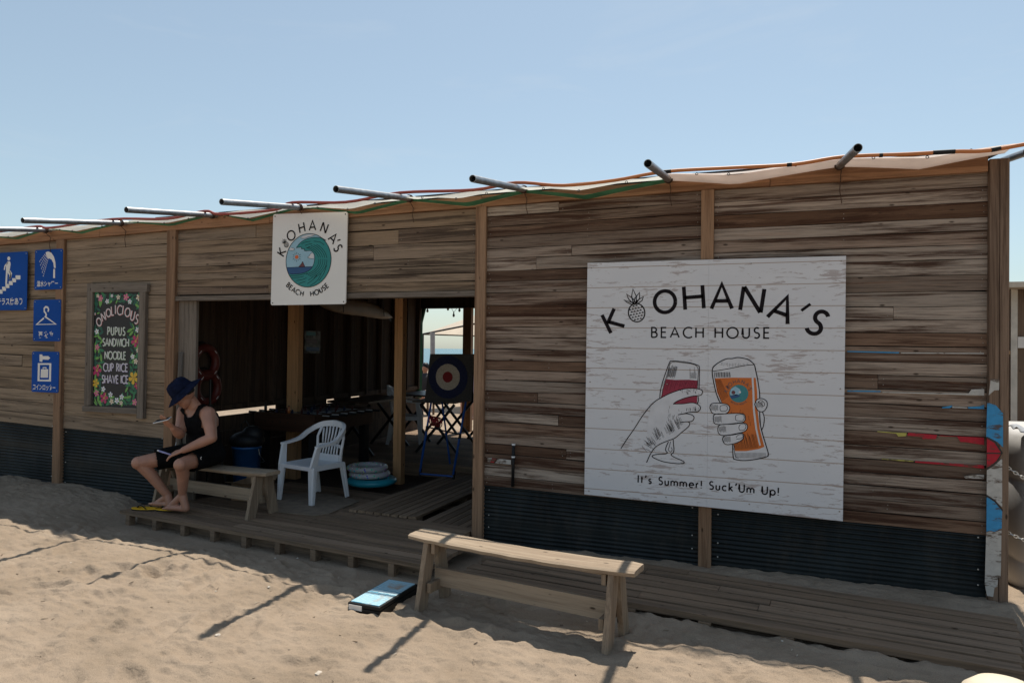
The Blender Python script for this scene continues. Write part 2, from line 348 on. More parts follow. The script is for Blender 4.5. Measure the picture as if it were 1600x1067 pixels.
def plank_wall(x0, x1, zb, zt, rows, mat, joints=.35, jit=.12, core=None, ybase=0., lap=False):
    """rows of boards between x0 and x1; zb, zt are functions of x"""
    hs = np.array([1+random.uniform(-jit, jit) for _ in range(rows)]); hs = np.concatenate([[0], np.cumsum(hs)/hs.sum()])
    for i in range(rows):
        cuts = [x0, x1]
        if random.random() < joints: cuts.insert(1, x0+(x1-x0)*random.uniform(.2, .8))
        for a, c in zip(cuts[:-1], cuts[1:]):
            za0 = zb(a)+(zt(a)-zb(a))*hs[i]; za1 = zb(a)+(zt(a)-zb(a))*hs[i+1]
            zc0 = zb(c)+(zt(c)-zb(c))*hs[i]; zc1 = zb(c)+(zt(c)-zb(c))*hs[i+1]
            L = c-a-.003; h = ((za1-za0)+(zc1-zc0))/2-random.uniform(.0035, .007); t = .018
            mb = plank_mesh(L, h, t)
            o = mb.build('plank', mat, HOUSE)
            y = ybase-.012+random.uniform(-.005, .003)
            o.location = Vector(((a+c)/2, y, (za0+za1+zc0+zc1)/4))-Vector(HL)
            tilt = math.atan2((zc0-za0), c-a)
            o.rotation_euler = (R(4.) if lap else R(random.uniform(-.6, .6)), -tilt, R(random.uniform(-.12, .12)))
            for xx in (a+.03, c-.03) + (((a+c)/2,) if L > 1 else ()):
                f = (xx-a)/(c-a); zz = (za0+za1)/2*(1-f)+(zc0+zc1)/2*f
                for dz in (-.22, .22): NAILS.append((xx+random.uniform(-.008, .008), y-t/2-.0035-(.002 if lap else 0), zz+dz*h+random.uniform(-.006, .006)))
    hpart(MB().box(x0, x1, ybase+.012, ybase+.03, min(zb(x0), zb(x1))-.03, max(zt(x0), zt(x1))), 'light_stop_sheet', DARK)  # dark sheet added behind the boards to stop light leaking through the gaps
def lin(xa, za, xb, zb): return lambda x: za+(zb-za)*(x-xa)/(xb-xa)
PX = [(-6.91, -6.80), (-5.41, -5.30), (-2.15, -2.06), (-.37, -.28), (1.42, 1.52)]
# right-hand wall, two bays; middle lintel wall; two left bays
plank_wall(-2.06, -.37, lin(-2.06, .435, -.37, .405), beam0, 26, W_right)
plank_wall(-.28, 1.42, lin(-.28, .40, 1.42, .38), beam0, 25, W_right, joints=.15)
zt4 = lin(-5.3, 2.30, -2.15, 2.30)
plank_wall(-5.30, -2.15, zt4, beam0, 3, W_mid, joints=.9, jit=.05)
plank_wall(-5.30, -2.15, lin(-5.3, 2.03, -2.15, 2.02), zt4, 4, W_mid, joints=.6, jit=.15, lap=True)
plank_wall(-6.80, -5.41, lin(-6.8, .66, -5.41, .625), beam0, 16, W_left, joints=.2)
plank_wall(-8.5, -6.91, lin(-8.5, .71, -6.91, .66), beam0, 16, W_left, joints=.3)
lm = MB()
for x, y, z in NAILS:
    k = random.uniform(.0022, .0040); lm.lathe([(k, 0), (k*.8, .0012)], 6, (x, y, z), Matrix.Rotation(R(90), 4, 'X'))
hpart(lm, 'nail_heads', NAIL, kind='stuff')
# lintel trim board
hpart(MB().box(-5.31, -2.15, -.045, .06, 1.972, 2.016), 'lintel_board', W_frame, loc=(-3.7, 0, 2))
# posts
def post(x0, x1, z0, z1, mat=W_post, y0=-.055, y1=.05, name='post'):
    c = ((x0+x1)/2, (y0+y1)/2, (z0+z1)/2)
    return hpart(MB().box(x0, x1, y0, y1, z0, z1), name, mat, loc=c, bevel=.004)
post(*PX[0], -.05, beam0(-6.85)); post(*PX[1], -.1, beam0(-5.35)); post(*PX[2], -.12, beam0(-2.1)); post(*PX[3], -.1, beam0(-.32))
cp = post(1.42, 1.475, -.15, 2.80, W_corner, -.06, .06, 'corner_post'); cp2 = post(1.478, 1.53, -.15, 2.80, W_corner, -.057, .06, 'corner_post')
# top beam in lengths between posts
for a, c in ((-8.6, -6.3), (-6.3, -4.2), (-4.2, -2.1), (-2.1, .1), (.1, 1.415)):
    xs = np.linspace(a+.002, c-.002, 8); mb = MB(); v = []; f = []
    for x in xs:
        z0 = beam0(x)+random.uniform(-.003, .003); z1 = beam1(x)
        v += [(x, -.052, z0), (x, -.052, z1), (x, .05, z1), (x, .05, z0)]
    for i in range(7):
        for j in range(4): f.append((i*4+j, i*4+(j+1) % 4, i*4+4+(j+1) % 4, i*4+4+j))
    f += [(0, 3, 2, 1), (28, 29, 30, 31)]
    hpart(mb.add(v, f), 'top_beam', W_beam, loc=((a+c)/2, 0, 2.75))
# corrugated skirting
def corr(x0, x1, zta, ztb, zb):
    v = []; f = []; n = int((max(zta, ztb)-zb)/.032*8)
    for i in range(n+1):
        for x, zt in ((x0, zta), (x1, ztb)):
            z = zb+(zt-zb)*i/n; v.append((x, -.012-.0085*math.sin(2*math.pi*(zt-z)/.032), z))
    for i in range(n): f.append((2*i, 2*i+1, 2*i+3, 2*i+2))
    o = hpart(MB().add(v, f), 'corrugated_sheet', CORR, smooth=True)
    for x in (x0+.045, x1-.045):
        for zz in (zta-.035, (zta+zb)/2+.03, zb+.2):
            hpart(MB().lathe([(.0055, 0), (.005, .004), (.002, .006)], 8, (0, 0, 0), Matrix.Rotation(R(90), 4, 'X')), 'screw', SCREW, loc=(0, 0, 0)).location = Vector((x, -.021, zz))-Vector(HL)
    hpart(MB().box(x0, x1, .006, .02, zb-.05, min(zta, ztb)-.01), 'skirting_backing', DARK)
corr(-2.06, -.37, .434, .404, -.1); corr(-.28, 1.42, .40, .38, -.14); corr(-6.80, -5.41, .66, .626, -.1); corr(-8.5, -6.91, .71, .66, -.05)
# jamb board beside the doorway and inner face of the wall
hpart(MB().box(-5.298, -5.08, .0, .03, -.02, 1.97), 'jamb_board', W_framev, loc=(-5.2, 0, 1))
# roof, rear and side walls, inner posts (dark room behind the front)
ROOFZ = lambda y: 2.80+.13*y
rv = [(-5.6, -.02, 2.775), (1.5, -.02, 2.845), (1.5, 5.7, 3.5), (-5.6, 5.7, 3.5)]
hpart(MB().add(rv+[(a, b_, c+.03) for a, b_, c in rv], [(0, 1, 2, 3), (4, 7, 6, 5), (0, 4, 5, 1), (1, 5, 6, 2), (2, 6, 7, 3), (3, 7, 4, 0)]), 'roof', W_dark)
GZ0, GZ1 = .775, .845
LX = -5.5                                                   # left inner wall, open strip at waist height
yy = .06
while yy < 5.5:
    wd = .19
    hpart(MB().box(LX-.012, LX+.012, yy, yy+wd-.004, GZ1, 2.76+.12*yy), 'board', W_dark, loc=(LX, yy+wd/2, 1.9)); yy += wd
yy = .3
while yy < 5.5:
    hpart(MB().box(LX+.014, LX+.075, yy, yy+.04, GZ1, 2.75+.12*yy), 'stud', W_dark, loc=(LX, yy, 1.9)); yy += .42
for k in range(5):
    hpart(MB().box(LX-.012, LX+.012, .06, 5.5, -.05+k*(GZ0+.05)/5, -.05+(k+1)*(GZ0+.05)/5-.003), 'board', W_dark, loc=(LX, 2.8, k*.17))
for y0_, y1_ in ((1.72, 2.75), (2.95, 3.35), (3.6, 5.5)): hpart(MB().box(LX-.011, LX+.011, y0_, y1_, GZ0, GZ1-.002), 'board', W_dark, loc=(LX, y0_, GZ0))  # added blocking boards: cover stretches of the open strip to break its bright line
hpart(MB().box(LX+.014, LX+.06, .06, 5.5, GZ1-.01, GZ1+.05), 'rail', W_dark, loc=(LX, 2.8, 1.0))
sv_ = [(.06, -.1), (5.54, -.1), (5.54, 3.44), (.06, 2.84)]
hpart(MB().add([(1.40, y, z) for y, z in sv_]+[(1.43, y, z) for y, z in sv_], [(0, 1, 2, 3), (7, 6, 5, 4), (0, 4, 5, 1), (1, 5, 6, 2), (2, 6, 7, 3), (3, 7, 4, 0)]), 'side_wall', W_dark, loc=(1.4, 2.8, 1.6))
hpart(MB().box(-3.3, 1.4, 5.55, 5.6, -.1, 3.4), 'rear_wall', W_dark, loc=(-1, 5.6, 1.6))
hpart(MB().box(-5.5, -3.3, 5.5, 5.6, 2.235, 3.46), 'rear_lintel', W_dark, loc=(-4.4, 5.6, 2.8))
for px0, px1, py, Y, zt in ((615.5, 628, 600, 1.75, 2.9), (448, 464.5, 600, 1.55, 2.9), (722, 735, 600, 5.45, 2.24)):
    a = onY(px0, py, Y).x; c = onY(px1, py, Y).x
    post(a, c, -.05, zt, W_int if Y < 3 else W_post, Y, Y+.10, 'inner_post')
# floor: low joists under everything
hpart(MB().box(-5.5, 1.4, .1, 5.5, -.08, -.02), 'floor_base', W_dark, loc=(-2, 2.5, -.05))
yy = 2.3
while yy < 5.4:
    hpart(MB().box(-5.45, -2.3, yy, yy+.135, -.015, .14), 'floor_board', W_deck, loc=(-4, yy+.07, .06)); yy += .14

# mural remnants: thin paint on boards and on the corner post
def old_paint(name, col):
    """brushed paint worn through to the timber along the grain"""
    m, n, l, p = new_mat(name); tc = node(n, 'TexCoord'); mp = node(n, 'Mapping'); mp.inputs['Scale'].default_value = (9, 9, 24); l.new(tc.outputs['Object'], mp.inputs[0])
    t = node(n, 'TexNoise'); t.inputs['Scale'].default_value = 1.; t.inputs['Detail'].default_value = 9; t.inputs['Roughness'].default_value = .72; l.new(mp.outputs[0], t.inputs['Vector'])
    r = ramp(n, [(.53, (0, 0, 0)), (.60, (.9, .9, .9))]); l.new(t.outputs[0], r.inputs[0])
    t2 = node(n, 'TexNoise'); t2.inputs['Scale'].default_value = 30; t2.inputs['Detail'].default_value = 4; l.new(tc.outputs['Object'], t2.inputs['Vector'])
    c0 = mixc(n, l, t2.outputs[0], tuple(x*.72 for x in col), tuple(min(1, x*1.15) for x in col))
    l.new(mixc(n, l, r.outputs[0], c0, (.085, .055, .038)), p.inputs['Base Color']); p.inputs['Roughness'].default_value = .7; p.inputs['Specular IOR Level'].default_value = .25
    return m
PAINTS = {'red': old_paint('old_red_paint', (.42, .02, .035)), 'blue': old_paint('old_blue_paint', (.05, .27, .52)), 'white': old_paint('old_white_paint', (.47, .45, .42)), 'yellow': old_paint('old_yellow_paint', (.45, .40, .10)), 'black': plain('old_black_paint', (.02, .016, .015), .6)}
def flat(pts, y, holes=None):
    return MB().add([(q[0], y, q[1]) for q in pts], [tuple(range(len(pts)))])
def px_poly(pts, Y): return [(onY(a, c, Y).x, onY(a, c, Y).z) for a, c in pts]
def patch(col, pts, Y, thick=.0012, parent=None):
    q = px_poly(pts, Y); mb = MB(); n = len(q)
    mb.add([(a, Y-thick, c) for a, c in q]+[(a, Y, c) for a, c in q], [tuple(range(n)), tuple(range(n, 2*n))[::-1]]+[(i, (i+1) % n, n+(i+1) % n, n+i) for i in range(n)])
    return hpart(mb, 'paint_patch', PAINTS[col], parent=parent)
def c4(x, y): return (1300+x/3.81, 420+y/3.81)
def c5(x, y): return (1300+x/2.757, 680+y/2.757)
YW = -.0285
for col, pts in (('blue', [c4(90, 489), c4(400, 496), c4(398, 503), c4(90, 495)]), ('white', [c4(410, 498), c4(905, 501), c4(905, 507), c4(410, 504)]),
                 ('blue', [c4(90, 723), c4(290, 726), c4(288, 733), c4(90, 731)]), ('white', [c4(300, 732), c4(600, 738), c4(812, 742), c4(830, 718), c4(906, 715), c4(906, 754), c4(600, 745), c4(300, 737)]),
                 ('blue', [c4(655, 824), c4(700, 815), c4(716, 810), c4(716, 820), c4(700, 828), c4(655, 829)]), ('blue', [c4(810, 822), c4(880, 818), c4(906, 808), c4(906, 834), c4(810, 831)]), ('white', [c4(716, 818), c4(806, 824), c4(806, 830), c4(716, 827)]),
                 ('yellow', [c4(270, 965), c4(380, 974), c4(445, 976), c4(440, 995), c4(395, 998), c4(382, 980), c4(270, 970)]), ('red', [c4(455, 974), c4(626, 988), c4(618, 1012), c4(545, 1013), c4(520, 998), c4(447, 992)]),
                 ('red', [c4(640, 990), c4(905, 1004), c4(905, 1048), c4(790, 1030), c4(765, 1030), c4(745, 998), c4(640, 994)]),
                 ('yellow', [c5(215, 99), c5(352, 109), c5(350, 114), c5(215, 104)]), ('red', [c5(358, 110), c5(655, 128), c5(655, 143), c5(500, 128), c5(358, 117)]), ('white', [c5(568, 178), c5(600, 168), c5(655, 170), c5(655, 187), c5(575, 185)]),
                 ):
    patch(col, pts, YW)
def c7(x, y): return (730+x/4, 640+y/4)
for col, pts in (('white', [c7(128, 300), c7(155, 302), c7(145, 326), c7(128, 324)]), ('red', [c7(158, 303), c7(184, 305), c7(165, 330), c7(142, 327)]), ('white', [c7(192, 306), c7(274, 314), c7(274, 342), c7(174, 332)])):
    patch(col, pts, YW)
YP = -.0615
for col, pts in (('blue', [c4(924, 795), c4(975, 812), c4(1018, 860), c4(1018, 1062), c4(985, 1030), c4(918, 1000)]),
                 ('white', [c4(945, 655), c4(996, 657), c4(994, 722), c4(965, 724), c4(933, 752)]),
                 ('red', [c5(667, 12), c5(705, 30), c5(734, 75), c5(712, 112), c5(690, 130), c5(667, 143)]),
                 ('white', [c5(667, 150), c5(700, 130), c5(733, 98), c5(733, 310), c5(700, 278), c5(666, 258)]),
                 ('blue', [c5(666, 262), c5(700, 285), c5(733, 325), c5(731, 400), c5(715, 408), c5(700, 414), c5(680, 410), c5(665, 414)]),
                 ('white', [c5(664, 418), c5(680, 413), c5(700, 418), c5(716, 412), c5(730, 406), c5(728, 560), c5(726, 620), c5(716, 610), c5(712, 650), c5(700, 655), c5(694, 695), c5(680, 692), c5(668, 690), c5(658, 640), c5(660, 560)])):
    patch(col, pts, YP)
for a in ([(667, 5), (705, 24), (736, 75), (728, 75), (700, 32), (667, 13)], [(667, 74), (735, 75), (735, 80), (667, 79)], [(735, 75), (712, 115), (690, 134), (667, 146), (667, 139), (690, 126), (708, 110), (729, 78)], [(665, 254), (703, 278), (735, 318), (735, 328), (700, 286), (665, 263)]):
    patch('black', [c5(*q) for q in a], YP-.0014)
# black tube fixed to the boards by the doorway
tb = empty('black_tube', onY(800, 745, -.05), label='short black tube with white collar fixed upright to the planks beside the doorway', cat='tube')
a, c = onY(802.5, 693, -.05), onY(801, 760, -.05)
o = MB().tube([c, a], .0125, 14).build('tube_body', BLACK, tb, smooth=True); o.location = -Vector(tb.location)
for q in (.0, .29): 
    s_ = a.lerp(c, q); e_ = a.lerp(c, q+.035); o = MB().tube([s_, e_], .0145, 14).build('collar', WHITEP, tb); o.location = -Vector(tb.location)

# ------------------------------------------------------------------ roof edge: pipes, hose, tarp
PJ = [(1.62, 2.835), (.54, 2.83), (-.60, 2.82), (-1.72, 2.82), (-2.73, 2.81), (-3.83, 2.80), (-4.81, 2.78), (-5.95, 2.765), (-7.0, 2.745), (-8.1, 2.725)]
PT = [-.62, -1.02, -1.17, -1.14, -1.18, -1.04, -1.03, -1.08, -1.05, -1.0]
for (x, z), yt in zip(PJ, PT):
    s = .148+random.uniform(-.012, .012); L0, L1 = yt, 1.2; dx = random.uniform(-.015, .015)
    a = Vector((x+dx*yt, L0, z+s*L0)); b_ = Vector((x+dx*L1, L1, z+s*L1))
    d = (b_-a).normalized(); n = 18; X_ = d.cross(Vector((0, 0, 1))).normalized(); Z_ = X_.cross(d)
    ro, ri = .0245, .0215; v = []; f = []
    for (p_, r_) in ((a+d*.25, ri), (a, ri), (a, ro), (b_, ro)):
        v += [p_+(X_*math.cos(6.2832*k/n)+Z_*math.sin(6.2832*k/n))*r_ for k in range(n)]
    for i in range(3):
        for k in range(n): f.append((i*n+k, i*n+(k+1) % n, (i+1)*n+(k+1) % n, (i+1)*n+k))
    f += [tuple(range(n)), tuple(3*n+k for k in range(n))]
    hpart(MB().add(v, f), 'roof_pipe', STEEL, smooth=False)
    # lashing round the pipe and a loose end down the beam
    lm = MB()
    for q in (-.012, .0, .012): lm.torus(.029, .0035, (0, 0, q), 16, 6)
    Mx = Matrix((X_, Z_, d)).transposed().to_4x4(); c0 = a+d*(-.10-L0)
    lm.v = [tuple(Mx @ Vector(p_)+c0) for p_ in lm.v]
    if x < 1.5 and random.random() < .75:
        q0 = c0+Vector((0, .0, -.03)); Lh = random.uniform(.10, .2)
        lm.tube([c0+Vector((.01, -.02, -.02)), Vector((c0.x+.012, -.062, c0.z-.07)), Vector((c0.x+.006, -.066, c0.z-.07-Lh*.5)), Vector((c0.x+.02, -.064, c0.z-.07-Lh))], .003, 5)
    hpart(lm, 'lashing', plain('rust_brown_cord', (.05, .025, .015), .9) if 'rust_brown_cord' not in bpy.data.materials else bpy.data.materials['rust_brown_cord'])
# hose
hp = [(1640, 252), (1600, 243), (1545, 236), (1490, 237), (1420, 241), (1340, 247), (1240, 257), (1150, 262), (1050, 268), (960, 282), (880, 290), (820, 290), (740, 297), (630, 304), (540, 316), (430, 328), (345, 335), (262, 342), (170, 345), (80, 356), (0, 362), (-60, 366)]
def hose_y(x): return float(np.interp(x, [-8.5, -5, -3.8, -2.4, 2], [-.20, -.20, -.21, -.29, -.30]))
pts = []
for i, (a, c) in enumerate(hp):
    pts.append(onY(a, c, hose_y(onY(a, c, -.26).x)))
def smoothpts(P, k=6):
    out = []
    for i in range(len(P)-1):
        p0, p1, p2, p3 = P[max(i-1, 0)], P[i], P[i+1], P[min(i+2, len(P)-1)]
        for j in range(k):
            t = j/k; out.append(.5*((2*p1)+(p2-p0)*t+(2*p0-5*p1+4*p2-p3)*t*t+(3*p1-p0-3*p2+p3)*t**3))
    return out+[P[-1]]
# lay the hose on top of the pipes wherever it crosses one
for p_ in pts:
    p_.z = max(p_.z, beam1(max(-8.5, min(1.5, p_.x)))-.035)
hx = [q[0] for q in PJ][::-1]; hz = [q[1] for q in PJ][::-1]
def pipe_top(x): return float(np.interp(x, hx, hz))+hose_y(x)*.148+.0245+.0115
pts = [Vector((p_.x, hose_y(p_.x), max(p_.z, pipe_top(p_.x)-.01) if min(abs(p_.x-h_) for h_ in hx) < .12 else p_.z)) for p_ in pts]
for xq in hx: pts.append(Vector((xq, hose_y(xq), pipe_top(xq))))
pts = sorted(pts, key=lambda q: q.x)
sp = [pts[0]]
for q in pts[1:]:
    if q.x-sp[-1].x > .12: sp.append(q)
    elif min(abs(q.x-h_) for h_ in hx) < 1e-4: sp[-1] = q
m, n, l, p = new_mat('orange_red_hose'); tc = node(n, 'TexCoord'); sx = node(n, 'SeparateXYZ'); l.new(tc.outputs['Object'], sx.inputs[0])
mr = node(n, 'MapRange'); mr.inputs[1].default_value = -2.2; mr.inputs[2].default_value = -1.2; l.new(sx.outputs[0], mr.inputs[0])
l.new(mixc(n, l, mr.outputs[0], (.30, .055, .04), (.50, .17, .05)), p.inputs['Base Color']); p.inputs['Roughness'].default_value = .45
hose = empty('hose', (-3, -.26, 2.8), label='long orange-red hose running along the roof edge over the pipes', cat='hose')
o = MB().tube(smoothpts(sp, 5), .0125, 8).build('hose_line', m, hose, smooth=True); o.location = -Vector(hose.location)
for xq, L in ((1.05, .12), (1.36, .05), (.2, .03), (-.62, .06), (.75, .02)):
    z = float(np.interp(xq, [q.x for q in sp], [q.z for q in sp])); z2 = float(np.interp(xq+L, [q.x for q in sp], [q.z for q in sp]))
    o = MB().tube([(xq, hose_y(xq), z), (xq+L, hose_y(xq+L), z2)], .0142, 10).build('tape_band', BLACK, hose); o.location = -Vector(hose.location)
# tarp edge: one length per bay, sagging between pipes
TGREEN = plain('green_tarp', (.05, .17, .09), .55, 0, .2, 6, .3, trans=.25); TWHITE = plain('white_tarp', (.74, .73, .66), .6, 0, .05, 5, .3, trans=.55); TBEIGE = plain('beige_tarp', (.78, .70, .65), .6, 0, .06, 6, .3, trans=.5)
tx = [q[0] for q in PJ]
tarp = empty('roof_tarp', (-3, 0, 2.8), label='green and white tarpaulin sagging over the roof edge between the pipes', cat='tarpaulin')
for i in range(len(tx)-1):
    x1, x0 = min(tx[i], 1.50), tx[i+1]; right = x1 > -.3
    n = 16; v = []; f = []; g = []; gf = []; sag = random.uniform(.052, .075)
    sk = random.uniform(.4, .6)
    for k in range(n+1):
        t = k/n; x = x0+(x1-x0)*t; top = beam1(max(-8.5, min(1.5, x)))+.030; oh = float(np.interp(x, [-8.5, -3.9, -2.4, 2], [-.085, -.09, -.25, -.27]))
        tri = 1-abs(t-sk)/(sk if t < sk else 1-sk); tri = tri**1.15; ripple = .006*math.sin(9*t+i)
        ze = top-.012+(oh+.085)*.15-sag*tri*(.72 if right else 1)+(.012 if right else 0)
        v += [(x, .35, top+.09), (x, -.02, top+.012+ripple), (x, -.062, top-.02), (x, oh-.03*tri, ze)]
        yg = min(-.075, oh*.5) if not right else oh
        g += [(x, yg-.01*tri, ze-.004+(.012 if not right else 0)*(1-tri)), (x, min(-.062, yg*.85), ze-.006*tri-.003), (x, -.058, ze-.016*tri-.004)]
    for k in range(n):
        for j in range(3): f.append((k*4+j, k*4+j+1, k*4+j+5, k*4+j+4))
        for j in range(2): gf.append((k*3+j, k*3+j+1, k*3+j+4, k*3+j+3))
    o = MB().add(v, f).build('tarp_sheet', TBEIGE if right else TWHITE, tarp, smooth=True); o.location = -Vector(tarp.location)
    o = MB().add(g, gf).build('tarp_fold', TBEIGE if right else TGREEN, tarp, smooth=True); o.location = -Vector(tarp.location)
    for t in (.2, sk, .8):
        k = int(t*n); q = v[k*4+3]; o = MB().torus(.008, .0025, (0, 0, 0), 14, 6).build('eyelet', BLACKM, tarp); o.rotation_euler = (R(80), 0, 0); o.location = Vector((q[0], q[1]-.002, q[2]-.003))-Vector(tarp.location)

# ------------------------------------------------------------------ stroke lettering and flat print
def arc(cx, cy, rx, ry, a0, a1, n=14): return [(cx+rx*math.cos(R(a0+(a1-a0)*i/n)), cy+ry*math.sin(R(a0+(a1-a0)*i/n))) for i in range(n+1)]
G = {
 'A': (.86, [[(0, 0), (.43, 1.02), (.86, 0)], [(.16, .32), (.70, .32)]]),
 'B': (.55, [[(0, 0), (0, 1), (.2, 1)]+arc(.22, .76, .24, .24, 90, -90)+[(0, .52)], [(0, .52), (.24, .52)]+arc(.25, .26, .29, .26, 90, -90)+[(0, 0)]]),
 'C': (.8, [arc(.52, .5, .52, .52, 50, 310, 24)]),
 'D': (.75, [[(0, 0), (0, 1), (.2, 1)]+arc(.22, .5, .5, .5, 90, -90, 20)+[(0, 0)]]),
 'E': (.48, [[(.48, 1), (0, 1), (0, 0), (.48, 0)], [(0, .53), (.44, .53)]]),
 'H': (.70, [[(0, 0), (0, 1)], [(.70, 0), (.70, 1)], [(0, .52), (.70, .52)]]),
 'I': (.04, [[(.02, 0), (.02, 1)]]),
 'J': (.4, [[(.36, 1), (.36, .2)]+arc(.18, .2, .18, .2, 0, -180)]),
 'K': (.66, [[(0, 0), (0, 1)], [(.60, 1), (.06, .50)], [(.12, .55), (.66, 0)]]),
 'L': (.42, [[(0, 1), (0, 0), (.42, 0)]]),
 'N': (.74, [[(0, 0), (0, 1.0)], [(.02, 1.0), (.72, 0)], [(.74, 0), (.74, 1)]]),
 'O': (1.04, [arc(.52, .5, .52, .52, 0, 360, 36)]),
 'P': (.5, [[(0, 0), (0, 1), (.2, 1)]+arc(.22, .73, .27, .27, 90, -90)+[(0, .46)]]),
 'R': (.55, [[(0, 0), (0, 1), (.2, 1)]+arc(.22, .74, .26, .26, 90, -90)+[(0, .48)], [(.2, .48), (.55, 0)]]),
 'S': (.5, [arc(.27, .76, .22, .25, 40, 270, 16)+arc(.25, .255, .25, .26, 90, -140, 16)[1:]]),
 'U': (.62, [[(0, 1), (0, .3)]+arc(.31, .31, .31, .32, 180, 360, 14)+[(.62, 1)]]),
 'V': (.7, [[(0, 1), (.35, 0), (.7, 1)]]),
 'W': (1., [[(0, 1), (.26, 0), (.5, .95), (.74, 0), (1., 1)]]),
 'c': (.5, [arc(.30, .29, .30, .31, 50, 310, 18)]),
 'e': (.56, [[(.02, .32), (.56, .32)]+arc(.29, .30, .28, .31, 5, 305, 20)]),
 'k': (.44, [[(0, 0), (0, 1.06)], [(.40, .6), (.05, .32)], [(.1, .36), (.44, 0)]]),
 'm': (.84, [[(0, 0), (0, .6)], arc(.21, .38, .21, .22, 180, 0, 10)+[(.42, 0)], arc(.63, .38, .21, .22, 180, 0, 10)+[(.84, 0)]]),
 'p': (.58, [[(0, .6), (0, -.36)], arc(.30, .30, .29, .31, 0, 360, 24)]),
 'r': (.26, [[(0, 0), (0, .6)], arc(.2, .38, .2, .22, 180, 75, 8)]),
 's': (.34, [arc(.19, .455, .15, .155, 40, 270, 12)+arc(.17, .155, .17, .16, 90, -140, 12)[1:]]),
 't': (.24, [[(.12, 0), (.12, .88)], [(0, .6), (.26, .6)]]),
 'u': (.44, [[(0, .6), (0, .22)]+arc(.22, .22, .22, .23, 180, 360, 10)+[(.44, .6)], [(.44, .22), (.44, 0)]]),
 "'": (.1, [[(.1, 1.06), (.0, .74)]]),
 '!': (.06, [[(.03, .3), (.03, 1)], [(.03, -.0), (.03, .1)]]),
 ' ': (.3, []),
}
def ribbon(mb, pts, w, y, closed=False):
    """flat stroke of width w in the xz plane at depth y"""
    P = [Vector((a, c)) for a, c in pts]; n = len(P)
    if n < 2: return
    L = []; Rr = []
    for i in range(n):
        if closed: d0 = P[i]-P[i-1]; d1 = P[(i+1) % n]-P[i]
        else: d0 = P[i]-P[i-1] if i else P[1]-P[0]; d1 = P[i+1]-P[i] if i < n-1 else P[i]-P[i-1]
        d0 = d0.normalized() if d0.length > 1e-9 else Vector((1, 0)); d1 = d1.normalized() if d1.length > 1e-9 else d0
        n0 = Vector((-d0.y, d0.x)); n1 = Vector((-d1.y, d1.x)); nn = n0+n1
        nn = nn.normalized() if nn.length > .2 else n0
        k = min(1/max(nn.dot(n1), .35), 1.7)
        L.append(P[i]+nn*w/2*k); Rr.append(P[i]-nn*w/2*k)
    v = [(q.x, y, q.y) for q in L]+[(q.x, y, q.y) for q in Rr]; m_ = n if closed else n-1
    mb.add(v, [(i, (i+1) % n, n+(i+1) % n, n+i) for i in range(m_)])
def glyph(mb, ch, cx, cz, h, rot, w, y, sx=1., center=True):
    adv, st = G[ch]; c, s = math.cos(R(rot)), math.sin(R(rot))
    ox, oz = (adv/2, .5) if center else (0, 0); k0 = len(mb.v)
    for pl in st:
        q = [((a-ox)*h*sx, (b-oz)*h) for a, b in pl]
        ribbon(mb, [(cx+a*c-b*s, cz+a*s+b*c) for a, b in q], w, y, )
    if st: mb.mark(k0)
def text_line(mb, txt, x0, z0, x1, z1, h, w, y, sx=1.):
    """fit text between two baseline points"""
    adv = [G[c][0] for c in txt]; D_ = Vector((x1-x0, z1-z0)); L = D_.length; tot = sum(adv)*h*sx; gap = (L-tot)/max(1, len(txt)-1)
    a = math.degrees(math.atan2(D_.y, D_.x)); d = D_.normalized(); s = 0
    for c, ad in zip(txt, adv):
        p_ = Vector((x0, z0))+d*s; glyph(mb, c, p_.x, p_.y, h, a, w, y, sx, center=False); s += ad*h*sx+gap
def poly(mb, pts, y, mark=False):
    k0 = len(mb.v); mb.add([(a, y, c) for a, c in pts], [tuple(range(len(pts)))])
    if mark: mb.mark(k0)
def pmb(mb, name, mat, parent):
    if not mb.v: return
    if mb.g:                                # one object for each letter, leaf or flower
        rest = MB(); done = set(); one = {'lettering': 'letter'}.get(name, name)
        for a, b in mb.g:
            sub = MB(); sub.v = mb.v[a:b]; sub.f = [tuple(i-a for i in f) for f in mb.f if a <= f[0] < b]; pmb(sub, one, mat, parent); done.update(range(a, b))
        fr = [f for f in mb.f if f[0] not in done]
        if fr:
            ix = sorted({i for f in fr for i in f}); mp = {j: k for k, j in enumerate(ix)}; rest.v = [mb.v[i] for i in ix]; rest.f = [tuple(mp[i] for i in f) for f in fr]
            pmb(rest, 'line_drawing' if name == 'lettering' else name, mat, parent)
        return
    me = bpy.data.meshes.new(name); L = Vector(parent.location); me.from_pydata([tuple(Vector(q)-L) for q in mb.v], [], mb.f)
    bm = bmesh.new(); bm.from_mesh(me); bmesh.ops.recalc_face_normals(bm, faces=bm.faces)
    for f in bm.faces:
        if f.normal.y > 0: f.normal_flip()
    bmesh.ops.triangulate(bm, faces=[f for f in bm.faces if len(f.verts) > 4]); bm.to_mesh(me); bm.free()
    me.materials.append(mat); o = bpy.data.objects.new(name, me); COL.objects.link(o); o.parent = parent; return o
def slab(pts, y0, y1):
    n = len(pts); return MB().add([(a, y0, c) for a, c in pts]+[(a, y1, c) for a, c in pts], [tuple(range(n)), tuple(range(n, 2*n))[::-1]]+[(i, (i+1) % n, n+(i+1) % n, n+i) for i in range(n)])
def rrect(x0, x1, z0, z1, r):
    return arc(x1-r, z1-r, r, r, 0, 90, 5)+arc(x0+r, z1-r, r, r, 90, 180, 5)+arc(x0+r, z0+r, r, r, 180, 270, 5)+arc(x1-r, z0+r, r, r, 270, 360, 5)
